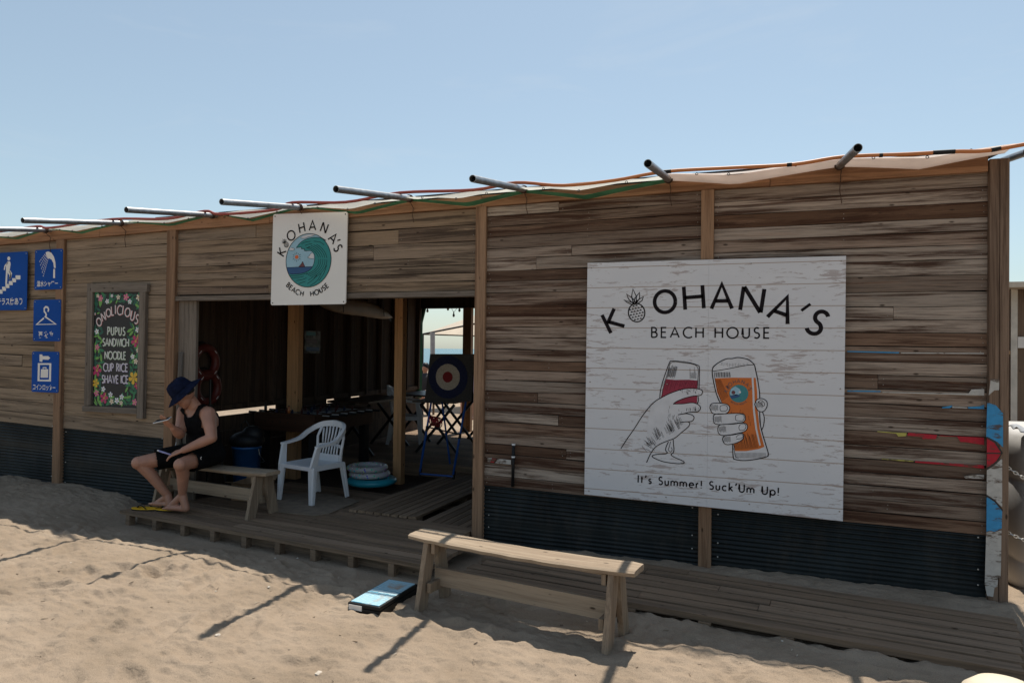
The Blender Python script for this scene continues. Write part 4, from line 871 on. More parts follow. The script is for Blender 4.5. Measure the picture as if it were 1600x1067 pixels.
def blue_sign(label, c0, c1, draw, txt, ty, tx0, tx1, th):
    (x0, z1), (x1, z0) = kS(*c0), kS(*c1); o_ = empty('pictogram_sign', ((x0+x1)/2, -.060, z0), label=label, cat='sign', group='blue pictogram signs on the left wall')
    b_ = slab(rrect(x0, x1, z0, z1, .018), -.060, -.0565).build('panel', BLUE, o_); b_.location = -Vector(o_.location)
    for f_ in (.2, .75): b_ = MB().box(x0+.03, x1-.03, -.056, -.026, z0+(z1-z0)*f_, z0+(z1-z0)*f_+.03).build('batten', W_frame, o_); b_.location = -Vector(o_.location)
    mb = MB(); draw(mb); pmb(mb, 'pictogram', SIGNI, o_)
    za = kS(c0[0], ty)[1]; jp(txt, kS(tx0, ty)[0], kS(tx1, ty)[0], za, th, -.0612, o_)
    for a, c_ in ((x0+.022, z0+.022), (x1-.022, z0+.022), (x0+.022, z1-.022), (x1-.022, z1-.022)):
        s_ = MB().lathe([(.005, 0), (.003, .003)], 8, (0, 0, 0), Matrix.Rotation(R(90), 4, 'X')).build('screw', SCREW, o_); s_.location = Vector((a, -.0602, c_))-Vector(o_.location)
YI = -.0610
def P_(mb, pts): poly(mb, [kS(*q_) for q_ in pts], YI)
def Rb(mb, pts, w_): ribbon(mb, [kS(*q_) for q_ in pts], w_, YI)
def d_stairs(mb):
    P_(mb, [(53+9*math.cos(a_), 168+12*math.sin(a_)) for a_ in np.linspace(0, 6.283, 14)[:-1]])
    P_(mb, [(44, 186), (60, 184), (64, 200), (58, 240), (68, 262), (62, 290), (54, 292), (56, 268), (46, 252), (42, 320), (32, 320), (36, 250), (36, 210)])
    Rb(mb, [(46, 192), (30, 212), (26, 236)], .016); Rb(mb, [(58, 242), (68, 258), (58, 290)], .022)
    st = [(122, 268)]
    for k in range(7): st += [(122-k*20-28 if k == 0 else 94-k*20+0, 268+k*17), (94-k*20, 285+k*17)]
    st2 = [(122, 292)]+[]
    up_ = []
    x, y = 122, 268
    for k in range(7): up_ += [(x, y), (x-26 if k == 0 else x-20, y)]; x = up_[-1][0]; y += 17
    for a, b2 in zip(up_[0::2], up_[1::2]): P_(mb, [(b2[0]-3, a[1]), (a[0], a[1]), (a[0], a[1]+24), (b2[0]-3, a[1]+24)])
def d_shower(mb):
    P_(mb, [(272, 132), (285, 126), (305, 132), (322, 158), (330, 190), (332, 224), (322, 224), (318, 195), (308, 175), (296, 168), (284, 166), (276, 150)]); P_(mb, [(318, 230), (328, 230), (328, 284), (317, 284)])
    for k in range(5):
        a, c0_ = (268+k*5, 142+k*6), (232+k*6, 192+k*22)
        for j in range(5+k):
            t0, t1 = j/(5+k), (j+.55)/(5+k); Rb(mb, [(a[0]+(c0_[0]-a[0])*t0, a[1]+(c0_[1]-a[1])*t0), (a[0]+(c0_[0]-a[0])*t1, a[1]+(c0_[1]-a[1])*t1)], .008)
def d_hanger(mb):
    Rb(mb, [(286, 484), (290, 470), (284, 458), (273, 455), (264, 464), (264, 482), (272, 492), (276, 504), (270, 514), (333, 558), (217, 560), (262, 522)], .019)
def d_locker(mb):
    P_(mb, [(236, 738), (252, 738), (254, 748), (288, 748), (300, 759), (288, 770), (254, 768), (252, 782), (236, 780)])
    for a in ([(226, 790), (306, 790), (306, 800), (226, 800)], [(224, 888), (304, 888), (304, 899), (224, 897)], [(226, 800), (238, 800), (236, 888), (224, 888)], [(294, 800), (306, 800), (304, 888), (292, 888)]): P_(mb, a)
    P_(mb, [(244, 826), (288, 826), (286, 876), (242, 876)]); Rb(mb, [(257, 826), (257, 816), (275, 816), (275, 826)], .010)
blue_sign('largest blue sign with a figure climbing stairs, at the left edge', (-120, 140), (158, 474), d_stairs, 'テラス席あり', 426, -16, 133, .082)
blue_sign('small blue sign with a white shower head pictogram', (209, 118), (369, 350), d_shower, '温水シャワー', 319, 220, 345, .062)
blue_sign('small blue sign with a white clothes hanger pictogram', (201, 414), (358, 660), d_hanger, '更 衣 室', 620, 229, 320, .072)
blue_sign('small blue sign with a white key and locker pictogram', (192, 720), (347, 967), d_locker, 'コインロッカー', 931, 197, 330, .062)

# ------------------------------------------------------------------ decks, pallets, mat
def deck(name, loc, rz, rows, pitch, gap, thick, mat, legs, label, blockz, cat='deck'):
    o_ = empty(name, loc, rz, label=label, cat=cat)
    for i, (x0, x1) in enumerate(rows):
        y0 = i*pitch; cuts = [x0, x1]
        if x1-x0 > 2 and random.random() < .7: cuts.insert(1, x0+(x1-x0)*random.uniform(.25, .75))
        for a, c in zip(cuts[:-1], cuts[1:]):
            mb = plank_mesh(c-a-.004, pitch-gap, thick); mb.v = [(v_[0], v_[2], v_[1]) for v_ in mb.v]
            b_ = mb.build('deck_board', mat, o_); b_.location = ((a+c)/2, y0+pitch/2, -thick/2+random.uniform(-.003, .002)); b_.rotation_euler = (R(random.uniform(-.5, .5)), 0, R(random.uniform(-.1, .1)))
    for x, y, w_ in legs:
        b_ = MB().box(-w_/2, w_/2, -.03, .03, blockz, -thick-.002).build('support_block', W_deck, o_); b_.location = (x, y, 0)
    for y in (.05, len(rows)*pitch-.1):
        b_ = MB().box(min(r_[0] for r_ in rows[:8])+.1, max(r_[1] for r_ in rows[:8])-.1, -.02, .02, blockz, -thick-.004).build('joist', W_deck, o_); b_.location = (0, y+.08, 0)
    return o_
ca, sa = math.cos(R(-6.9)), math.sin(R(-6.9))
rows = []
for i in range(17):
    y = i*.103
    x0 = .0 if y < .30 else .14+(.02 if y < .45 else .0)
    x1 = 3.32 if y < .72 else (3.13 if y < .93 else 1.93)
    rows.append((x0+random.uniform(-.006, .006)+(y*.12 if y > .3 else 0), x1+random.uniform(-.01, .01)))
deck('front_deck', (-5.38, -.56, .05), R(-6.9), rows, .103, .010, .030, W_deck, [(.12+k*.36, .03, .05) for k in range(9)], 'low grey plank deck in front of the doorway, seen under the seated man', -.16)
rows = [(0.0, 3.18), (-.02, 3.20), (.03, 3.22), (-.03, 3.24), (.0, 3.26), (.28, 3.27), (.62, 3.28)]
deck('side_deck', (-1.90, -.86, .0), R(-6.4), rows, .118, .024, .036, W_deck, [(.3+k*.45, .03, .07) for k in range(7)], 'long dark plank deck lying in front of the corrugated wall at right', -.09)
def pallet(name, x0, x1, y0, y1, z, label, pitch=.088):
    o_ = empty(name, ((x0+x1)/2, y0, 0), R(-3), label=label, cat='pallet', group='slatted pallets on the doorway floor')
    n_ = int((x1-x0)/pitch)
    for i in range(n_):
        mb = plank_mesh(y1-y0, pitch-.012, .02); mb.v = [(v_[2], v_[0], v_[1]) for v_ in mb.v]
        b_ = mb.build('slat', W_decky, o_); b_.location = (-(x1-x0)/2+(i+.5)*pitch, (y1-y0)/2+random.uniform(-.01, .01), z-.01)
    for y in (.08, (y1-y0)/2, y1-y0-.08):
        b_ = MB().box(-(x1-x0)/2, (x1-x0)/2-.02, -.04, .04, -.05, z-.0215).build('bearer', W_deck, o_); b_.location = (0, y, 0)
pallet('slatted_pallet', -3.46, -2.74, .16, 2.25, .072, 'raised slatted pallet behind the easel feet, boards running inward')
pallet('slatted_pallet', -2.70, -2.17, .085, 2.25, .045, 'lower slatted pallet against the doorway post, boards running inward')
mat_m = plain('beige_mat', (.20, .155, .115), .95, 0, .15, 14, .4)
q = [onZ(*a, .055) for a in ((425, 772), (426, 799), (493, 805.5), (514, 802), (562, 783), (515, 771))]
tag(MB().add([(a.x, a.y, .052) for a in q]+[(a.x, a.y, .058) for a in q], [tuple(range(6)), tuple(range(6, 12))[::-1]]+[(i, (i+1) % 6, 6+(i+1) % 6, 6+i) for i in range(6)]).build('floor_mat', mat_m), 'flat beige mat under the white plastic chair', 'mat')
# ------------------------------------------------------------------ benches
def bench(loc, rz, H_, label, seed, L=1.46, sw=.20):
    random.seed(seed); o_ = empty('bench', loc, rz, label=label, cat='bench', group='plank benches')
    n_ = 22; v = []; f = []
    for i in range(n_+1):
        t_ = i/n_; x = -L/2+L*t_; sag = -.018*math.sin(math.pi*t_); e0 = random.uniform(-.005, .005); e1 = random.uniform(-.005, .005)
        e = .0 if .02 < t_ < .97 else -.02
        for y, z in ((-sw/2+e0-e*.5, -.028), (-sw/2+e0-.006-e*.5, -.008), (-sw/2+.012+e0-e*.5, 0), (0, .002), (sw/2-.012+e1+e, 0), (sw/2+e1+e, -.012), (sw/2+e1-.012+e, -.034)): v.append((x, y, H_+z+sag))
    for i in range(n_):
        for j in range(7): f.append((i*7+j, i*7+(j+1) % 7, i*7+7+(j+1) % 7, i*7+7+j))
    f += [tuple(range(7))[::-1], tuple(n_*7+j for j in range(7))]
    MB().add(v, f).build('seat', W_bench, o_)
    for sx_ in (-1, 1):
        xl = sx_*.60
        for sy in (-1, 1):
            b_ = MB().bar((xl, sy*.145, -.04), (xl, sy*.045, H_-.04), .034, .092, (0, 1, 0)).build('leg', W_benchv, o_, bevel=.003)
        for z, w_ in ((H_-.072, .16), (.13, .235)):
            b_ = MB().box(xl-sx_*.045-.013, xl-sx_*.045+.013, -w_/2, w_/2, z-.03, z+.03).build('cleat', W_benchv, o_, bevel=.002)
    MB().box(-.585, .585, -.014, .014, .115, .225).build('stretcher', W_benchv if False else W_bench, o_, bevel=.003)
    MB().box(-.60, .60, -.03, .03, H_-.066, H_-.048).build('under_batten', W_bench, o_, bevel=.002)
    return o_
bench((-1.29, -1.39, -.05), R(-8.6), .43, 'sunlit plank bench standing on the sand in the foreground', 21)
bench((-4.67, -.17, .05), R(-6.5), .40, 'plank bench on the deck with a man seated on it', 22)
random.seed(77)
# ------------------------------------------------------------------ white chair
def chair(loc, rz, label, mat=WHITEP):
    o_ = empty('plastic_chair', loc, rz, label=label, cat='chair', group='white plastic chairs')
    sw_, sdp, sh = .225, .205, .405
    mb = MB(); n_ = 10; v = []; f = []
    for t_ in (0, 1):
        for i in range(n_+1):
            for j in range(n_+1):
                a, b_ = i/n_*2-1, j/n_*2-1; dip = -.018*(1-a*a)*(1-b_*b_*.6)
                v.append((a*sw_*(1-.06*(b_+1)/2), b_*sdp, sh+dip-(.028 if t_ else 0)+(.012 if b_ < -.85 else 0)*-1))
    k = (n_+1)**2
    for i in range(n_):
        for j in range(n_):
            q_ = (i*(n_+1)+j, (i+1)*(n_+1)+j, (i+1)*(n_+1)+j+1, i*(n_+1)+j+1); f += [q_, tuple(x+k for x in q_[::-1])]
    mb.add(v, f); mb.build('seat', mat, o_, smooth=True)
    ap = MB()
    for sx_ in (-1, 1): ap.box(sx_*sw_-.012, sx_*sw_+.012, -sdp, sdp, sh-.055, sh+.002)
    ap.box(-sw_, sw_, -sdp-.010, -sdp+.012, sh-.05, sh-.006); ap.box(-sw_+.01, sw_-.01, sdp-.01, sdp+.012, sh-.05, sh-.006); ap.build('apron', mat, o_, bevel=.004)
    for sx_ in (-1, 1):
        l_ = MB(); l_.bar((sx_*(sw_+.012), -sdp-.02, 0), (sx_*(sw_-.002), -sdp-.004, sh-.01), .052, .020, (0, 1, 0), .085, .026); l_.bar((sx_*(sw_+.020), -sdp-.008, 0), (sx_*(sw_+.006), -sdp+.012, sh-.01), .018, .045, (0, 1, 0), .024, .075)
        l_.build('leg', mat, o_, bevel=.004)
        l_ = MB(); l_.bar((sx_*(sw_-.012), sdp+.075, 0), (sx_*(sw_-.02), sdp+.0, sh-.01), .045, .020, (0, 1, 0), .07, .026); l_.bar((sx_*(sw_+.0), sdp+.06, 0), (sx_*(sw_-.008), sdp-.012, sh-.01), .018, .045, (0, 1, 0), .024, .065)
        l_.build('leg', mat, o_, bevel=.004)
        # arm post, then the arm sweeping up into the round back
        a_ = MB(); a_.bar((sx_*(sw_+.004), -sdp+.005, sh-.02), (sx_*(sw_+.028), -sdp+.045, .615), .026, .085, (0, 1, 0), .03, .05); a_.build('arm_post', mat, o_, bevel=.004)
        P = [Vector(q_) for q_ in ((sx_*(sw_+.03), -sdp+.02, .612), (sx_*(sw_+.036), -sdp+.16, .628), (sx_*(sw_+.036), -.02+.08, .655), (sx_*(sw_+.028), .14, .71), (sx_*(sw_-.01), .22, .765), (sx_*(sw_-.085), .27, .80), (0, .288, .815))]
        P = smoothpts(P, 6); v = []; f = []
        for i, q_ in enumerate(P):
            d_ = (P[min(i+1, len(P)-1)]-P[max(i-1, 0)]).normalized(); t_ = i/(len(P)-1)
            out = Vector((d_.y, -d_.x, 0)).normalized()*sx_*1.; u_ = d_.cross(out).normalized()
            if u_.z < 0: u_ = -u_
            w_ = .027*(1-t_)+.012*t_; h_ = .010*(1-t_)+.036*t_
            for a, b_ in ((-1, -1), (1, -1), (1, 1), (-1, 1)): v.append(q_+out*a*w_+u_*b_*h_)
        for i in range(len(P)-1):
            for j in range(4): f.append((i*4+j, i*4+(j+1) % 4, i*4+4+(j+1) % 4, i*4+4+j))
        f += [(0, 3, 2, 1), tuple(len(v)-4+j for j in range(4))]
        MB().add(v, f).build('arm', mat, o_, bevel=.003)
        # side rib of the back
        MB().tube([Vector((sx_*(sw_-.035), sdp-.01, sh-.01)), Vector((sx_*(sw_-.045), sdp+.015, .53)), Vector((sx_*(sw_-.03), .235, .66)), Vector((sx_*(sw_-.07), .262, .775))], [.018, .016, .014, .016], 8).build('back_rib', mat, o_, smooth=True)
    # cross band and fanned slats
    P = [Vector((x, .215+.02*(1-(x/.2)**2)+.012, .575-.025*(x/.2)**2)) for x in np.linspace(-.19, .19, 11)]
    b_ = MB()
    for a, c in zip(P[:-1], P[1:]): b_.bar(a, c, .012, .034)
    b_.build('back_band', mat, o_)
    for k in range(7):
        u = (k-3)/3
        MB().tube([Vector((u*.115, .232, .59)), Vector((u*.14, .262, .69)), Vector((u*.15, .28, .80-.045*abs(u)))], [.0085, .011, .011], 6).build('slat', mat, o_, smooth=True)
        if k % 2 == 0 or True: MB().tube([Vector((u*.13, sdp-.006, .455)), Vector((u*.118, .225, .575))], .0095, 6).build('slat', mat, o_, smooth=True)
    MB().box(-.17, .17, sdp-.018, sdp-.002, sh-.02, .475).build('back_skirt', mat, o_, bevel=.004)
    return o_
CHP_ = [Vector((-4.35, .41)), Vector((-3.91, .30)), Vector((-3.87, .65)), Vector((-4.23, .69))]
chair((-4.06, .47, .06), R(-13), 'white plastic armchair with fanned slat back standing in the doorway').scale = (.95, .95, .875)

# ------------------------------------------------------------------ the seated person
def capsule(mb, a, b, ra, rb, n=14):
    a, b = Vector(a), Vector(b); d = b-a; L = d.length
    if L < 1e-5: d = Vector((0, 0, 1)); L = 1e-4
    d = d.normalized(); u = Vector((0, 0, 1)) if abs(d.z) < .9 else Vector((1, 0, 0)); x = d.cross(u).normalized(); y = d.cross(x)
    prof = [(ra*math.cos(t_), -ra*math.sin(t_)) for t_ in np.linspace(math.pi/2*.97, 0, 5)]+[(rb*math.cos(t_), L+rb*math.sin(t_)) for t_ in np.linspace(0, math.pi/2*.97, 5)]
    v = []; f = []
    for r_, h_ in prof:
        for k in range(n): v.append(a+d*h_+(x*math.cos(6.28319*k/n)+y*math.sin(6.28319*k/n))*r_)
    for i in range(len(prof)-1):
        for k in range(n): f.append((i*n+k, i*n+(k+1) % n, (i+1)*n+(k+1) % n, (i+1)*n+k))
    f += [tuple(range(n))[::-1], tuple((len(prof)-1)*n+k for k in range(n))]
    mb.add(v, f)
def ellipsoid(mb, c, rx, ry, rz_, M_, n=18):
    v = []; f = []
    for i in range(1, n//2):
        t_ = math.pi*i/(n//2)
        for k in range(n): v.append(Vector(c)+M_ @ Vector((rx*math.sin(t_)*math.cos(6.28319*k/n), ry*math.sin(t_)*math.sin(6.28319*k/n), rz_*math.cos(t_))))
    m_ = n//2-1
    for i in range(m_-1):
        for k in range(n): f.append((i*n+k, i*n+(k+1) % n, (i+1)*n+(k+1) % n, (i+1)*n+k))
    f += [tuple(range(n))[::-1], tuple((m_-1)*n+k for k in range(n))]
    mb.add(v, f)
def remeshed(mb, name, voxel, smooth_it, mat, parent, cut=None):
    me = bpy.data.meshes.new(name+'_raw'); me.from_pydata(mb.v, [], mb.f); bm = bmesh.new(); bm.from_mesh(me); bmesh.ops.recalc_face_normals(bm, faces=bm.faces); bm.to_mesh(me); bm.free()
    o = bpy.data.objects.new('tmp', me); COL.objects.link(o)
    r_ = o.modifiers.new('r', 'REMESH'); r_.mode = 'VOXEL'; r_.voxel_size = voxel
    s_ = o.modifiers.new('s', 'SMOOTH'); s_.iterations = smooth_it; s_.factor = .5
    dg = bpy.context.evaluated_depsgraph_get(); dg.update(); me2 = bpy.data.meshes.new_from_object(o.evaluated_get(dg)); bpy.data.objects.remove(o)
    me2.name = name
    if cut:
        bm = bmesh.new(); bm.from_mesh(me2); bmesh.ops.delete(bm, geom=[f for f in bm.faces if cut(f.calc_center_median())], context='FACES'); bm.to_mesh(me2); bm.free()
    for p_ in me2.polygons: p_.use_smooth = True
    me2.materials.clear(); me2.materials.append(mat)
    L = Vector(parent.location)
    for v_ in me2.vertices: v_.co -= L
    ob = bpy.data.objects.new(name, me2); COL.objects.link(ob); ob.parent = parent
    return ob
SKIN = plain('skin', (.40, .20, .135), .5, 0, .10, 9, .08); p_ = SKIN.node_tree.nodes['Principled BSDF']; p_.inputs['Subsurface Weight'].default_value = .08; p_.inputs['Subsurface Radius'].default_value = (.02, .008, .004)
def person_main():
    PE = empty('person', (-4.78, -.2, .46), label='man in navy bucket hat, black tank top and black shorts looking at a phone', cat='person')
    pel = Vector((-4.76, -.17, .555)); che = Vector((-4.785, -.225, .82)); nek = Vector((-4.80, -.275, .975))
    rs, ls = Vector((-4.965, -.24, .925)), Vector((-4.635, -.30, .925))
    le = onY(331, 684, -.40); lw = onY(287, 703, -.52); lh = onY(270, 709, -.555)
    re = onY(281, 678, -.40); rw = onY(271, 669, -.50); rh = onY(264, 663, -.545)
    rk = onY(216, 723, -.56); lk = onY(282, 726, -.575)
    ra, la = onY(262, 774, -.385), onY(285, 772, -.45)
    rhip, lhip = pel+Vector((-.095, .01, -.005)), pel+Vector((.095, -.015, -.005))
    b = MB(); I3 = Matrix.Identity(3); RZ = Matrix.Rotation(R(-8), 3, 'Z')
    # trunk
    ellipsoid(b, pel, .165, .125, .12, RZ); ellipsoid(b, (pel+che)/2+Vector((0, -.005, -.01)), .160, .122, .16, RZ); ellipsoid(b, che+Vector((0, .0, .02)), .182, .128, .15, RZ)
    capsule(b, ls+Vector((-.02, 0, .0)), rs+Vector((.02, 0, .0)), .062, .062); capsule(b, nek+Vector((0, .02, -.03)), nek+Vector((-.035, -.03, .07)), .060, .052)
    capsule(b, nek+Vector((0, .02, -.01)), ls+Vector((-.02, .01, .02)), .05, .048); capsule(b, nek+Vector((0, .02, -.01)), rs+Vector((.02, .01, .02)), .05, .048)
    # arms
    for s_, e_, w_ in ((ls, le, lw), (rs, re, rw)):
        capsule(b, s_, s_.lerp(e_, .45), .068, .058); capsule(b, s_.lerp(e_, .45), e_, .058, .045); capsule(b, e_, e_.lerp(w_, .35), .045, .046); capsule(b, e_.lerp(w_, .35), w_, .046, .029)
    def hand(w_, palm_dir, side, grip, thumb, curl):
        d = palm_dir.normalized(); s_ = side.normalized(); nrm = grip.normalized()
        pc = w_+d*.085
        for k in range(4): capsule(b, w_+s_*(k-1.5)*.010, pc+s_*(k-1.5)*.0205, .0135, .0115, 8)
        for k, L in enumerate((.030, .034, .032, .025)):
            p0 = pc+s_*(k-1.5)*.0205; dd = d.copy()
            for j, (seg, r0, r1) in enumerate(((L*1.15, .0095, .009), (L*.9, .009, .0082), (L*.7, .0082, .007))):
                ang = curl*(j+.6); dd = (d*math.cos(ang)+nrm*math.sin(ang)).normalized(); p1 = p0+dd*seg; capsule(b, p0, p1, r0, r1, 8); p0 = p1
        t0 = w_+d*.025-s_*thumb*.022; t1 = t0-s_*thumb*.028+d*.032+nrm*.012; t2 = t1+d*.030+nrm*.012+s_*thumb*.004
        capsule(b, t0, t1, .0125, .0105, 8); capsule(b, t1, t2, .0105, .0085, 8)
        return pc
    ld = (lh-lw); pcl = hand(lw, ld, Vector((.15, -.75, -.6)).cross(ld.normalized()).cross(ld.normalized())*-1 if False else Vector((.35, -.8, -.35)), Vector((-.2, .1, -.95)), 1, .42)
    rd = (rh-rw); pcr = hand(rw, rd, Vector((.9, -.25, .25)), Vector((-.1, -.45, .9)), 1, .55)
    # legs
    for h_, k_, a_ in ((lhip, lk, la), (rhip, rk, ra)):
        capsule(b, h_, h_.lerp(k_, .5), .090, .076); capsule(b, h_.lerp(k_, .5), k_, .076, .056); capsule(b, k_, k_, .058, .058)
        calf = k_.lerp(a_, .33)+Vector((0, .022, 0)); capsule(b, k_, calf, .050, .054); capsule(b, calf, a_, .054, .034)
    # feet
    for a_, toe in ((la, onZ(246, 793, .085)), (ra, onZ(243, 787, .088))):
        d = toe-a_; d.z = 0; d.normalize(); side = Vector((-d.y, d.x, 0)); hz_ = .105
        heel = a_-d*.04; heel.z = hz_-.005; ball = a_+d*.135; ball.z = .098
        capsule(b, a_, heel, .036, .032); capsule(b, a_+Vector((0, 0, -.01)), ball, .036, .026); capsule(b, heel, ball, .030, .028)
        for s2 in (-1, 1): capsule(b, heel+d*.03, ball+side*s2*.024, .026, .020)
        for k, L in enumerate((.052, .048, .042, .036, .030)):
            sg = 1 if a_ is la else -1; p0 = ball+side*sg*(k-2)*.0175+d*.008; capsule(b, p0, p0+d*L+Vector((0, 0, -.008)), .0125 if k else .0145, .009 if k else .0115, 8)
    # head, looking down towards the phone
    fd = Vector((-.58, -.58, -.66)).normalized(); sd_ = fd.cross(Vector((0, 0, 1))).normalized(); ud = sd_.cross(fd)
    HM = Matrix((sd_, fd, ud)).transposed(); hc = onY(287, 617, -.36)
    def H(x, y, z): return hc+HM @ Vector((x, y, z))
    ellipsoid(b, H(0, -.012, .02), .076, .094, .096, HM); ellipsoid(b, H(0, .022, -.045), .056, .066, .062, HM); capsule(b, H(0, .058, -.088), H(0, .05, -.06), .022, .03)
    capsule(b, H(0, .082, .012), H(0, .102, -.022), .008, .0125, 8); capsule(b, H(-.013, .092, -.024), H(.013, .092, -.024), .008, .008, 8)
    capsule(b, H(-.034, .076, .020), H(.034, .076, .020), .012, .012, 8); capsule(b, H(-.018, .080, -.052), H(.018, .080, -.052), .007, .007, 8); capsule(b, H(-.015, .079, -.063), H(.015, .079, -.063), .007, .007, 8)
    for s2 in (-1, 1):
        ellipsoid(b, H(s2*.074, -.008, -.008), .010, .019, .031, HM, 12); capsule(b, H(s2*.042, .062, -.025), H(s2*.045, .05, -.03), .018, .018, 8)
    body = remeshed(b, 'body', .0052, 3, SKIN, PE)
    # hair under the hat and eyes
    hm = MB(); ellipsoid(hm, H(0, -.022, .030), .081, .092, .093, HM)
    remeshed(hm, 'hair', .007, 2, plain('black_hair', (.012, .010, .010), .7, 0, .3, 60, .5), PE, cut=lambda c: ((HM.transposed() @ (c-hc)).y > .035) or ((HM.transposed() @ (c-hc)).z < -.045))
    for s2 in (-1, 1):
        em = MB(); ellipsoid(em, H(s2*.030, .078, .004), .011, .006, .0045, HM, 10); remeshed(em, 'eye', .002, 1, plain('eye_dark', (.02, .015, .013), .3) if 'eye_dark' not in bpy.data.materials else bpy.data.materials['eye_dark'], PE)
    # bucket hat
    NAVY = plain('navy_cotton', (.009, .013, .034), .95, 0, .25, 25, .5, spec=.08)
    hud = (ud+fd*.10).normalized(); hsd = sd_; hfd = hud.cross(hsd); HH = Matrix((hsd, hfd, hud)).transposed(); hb = H(0, -.012, .055)
    prof = [(.092, -.02), (.096, 0), (.093, .03), (.086, .062), (.074, .082), (.045, .094), (.001, .097)]
    v = []; f = []; n_ = 36; full = [(.166, -.046), (.150, -.036), (.126, -.022), (.100, -.010)]+prof[1:]
    for r_, z in full:
        for k in range(n_):
            a_ = 6.28319*k/n_; dent = 1+.02*math.sin(3*a_+1)+.012*math.sin(7*a_); dz = -.020*(r_-.1)*20*abs(math.cos(a_))**2*(.6) if r_ > .1 else .006*math.sin(2*a_+z*40)*(1 if z > .05 else 0)
            v.append(hb+HH @ Vector((r_*.97*math.cos(a_)*dent, r_*1.1*math.sin(a_)*dent, z+dz)))
    for i in range(len(full)-1):
        for k in range(n_): f.append((i*n_+k, i*n_+(k+1) % n_, (i+1)*n_+(k+1) % n_, (i+1)*n_+k))
    hat = MB().add(v, f).build('bucket_hat', NAVY, None, smooth=True); 
    hat.modifiers.new('t', 'SOLIDIFY').thickness = .003; hat.parent = PE; hat.location = -Vector(PE.location)
    band = MB(); band.tube([hb+HH @ Vector((.0985*math.cos(a_)*.97, .0985*1.1*math.sin(a_), .002)) for a_ in np.linspace(0, 6.283, 40)[:-1]], .0035, 6, closed=True); o = band.build('hat_band', NAVY, hat, smooth=True)
    # tank top
    t = MB(); gr = .012
    ellipsoid(t, pel+Vector((0, 0, .02)), .165+gr, .125+gr, .125, RZ); ellipsoid(t, (pel+che)/2+Vector((0, -.005, -.01)), .163+gr, .125+gr, .17, RZ); ellipsoid(t, che+Vector((0, 0, .02)), .182+gr, .128+gr, .158, RZ)
    capsule(t, ls+Vector((-.02, 0, 0)), rs+Vector((.02, 0, 0)), .072, .072); capsule(t, nek+Vector((0, .02, -.01)), ls+Vector((-.03, .01, .02)), .060, .056); capsule(t, nek+Vector((0, .02, -.01)), rs+Vector((.03, .01, .02)), .060, .056)
    nc = nek+Vector((-.02, -.095, .01)); axv = (ls-rs).normalized()
    def cut_top(c):
        if (c-nc).length < .098: return True
        if (c-(nek+Vector((-.01, -.01, .065)))).length < .092: return True
        q_ = abs((c-(ls+rs)/2).dot(axv))
        if c.z > .80 and q_ > .138: return True
        return c.z < .50
    BK = plain('black_cotton', (.007, .007, .008), .95, 0, .3, 20, .6, spec=.08)
    tt = remeshed(t, 'tank_top', .0065, 3, BK, PE, cut=cut_top); tt.modifiers.new('t', 'SOLIDIFY').thickness = .003
    # shorts
    s = MB(); ellipsoid(s, pel+Vector((0, 0, -.012)), .178, .140, .105, RZ)
    for h_, k_ in ((lhip, lk), (rhip, rk)):
        e_ = h_.lerp(k_, .80); capsule(s, h_, h_.lerp(k_, .45), .104, .098); capsule(s, h_.lerp(k_, .45), e_, .098, .094)
    def cut_sh(c):
        if c.z > .66: return True
        for h_, k_ in ((lhip, lk), (rhip, rk)):
            d = (k_-h_); 
            if (c-h_).dot(d)/d.length_squared > .72 and (c-h_.lerp(k_, .8)).length < .16: return True
        return False
    sh_ = remeshed(s, 'shorts', .0075, 3, BK, PE, cut=cut_sh); sh_.modifiers.new('t', 'SOLIDIFY').thickness = .004
    lg = MB(); c0 = lhip.lerp(lk, .62); q0 = c0+Vector((.094, -.02, .028)); lg.tube([q0+Vector((0, .012, .012)), q0, q0+Vector((.001, .008, -.012))], .003, 5).build('shorts_logo', SIGNI, PE).location = -Vector(PE.location)
    # phone in the raised hand, slim white-and-blue stick in the lowered one
    ph = pcr+Vector((-.012, -.040, .026)); po = empty('phone', ph, label='white phone held up in the man\'s right hand', cat='phone')
    z_ = Vector((-.15, -.35, .92)).normalized(); x_ = Vector((-.93, -.25, -.2)); x_ = (x_-z_*x_.dot(z_)).normalized(); y_ = z_.cross(x_)
    bx = MB().box(-.070, .070, -.034, .034, -.004, .004).build('phone_body', WHITEP, po, bevel=.003); sc_ = MB().box(-.064, .064, -.031, .031, .0042, .0050).build('screen', BLACK, po)
    po.rotation_euler = Matrix((x_, y_, z_)).transposed().to_euler()
    st = onY(246, 703.5, -.60); en = pcl+Vector((-.012, -.012, -.014)); v0 = empty('slim_stick', st, label='slim white and blue stick held in the man\'s lowered hand', cat='stick')
    o = MB().tube([st, st.lerp(en, .12)], .0065, 10).build('tip', WHITEP, v0, smooth=True); o.location = -st
    o = MB().tube([st.lerp(en, .12), en], .0075, 10).build('barrel', plain('pale_violet_plastic', (.30, .30, .55), .35), v0, smooth=True); o.location = -st
person_main()
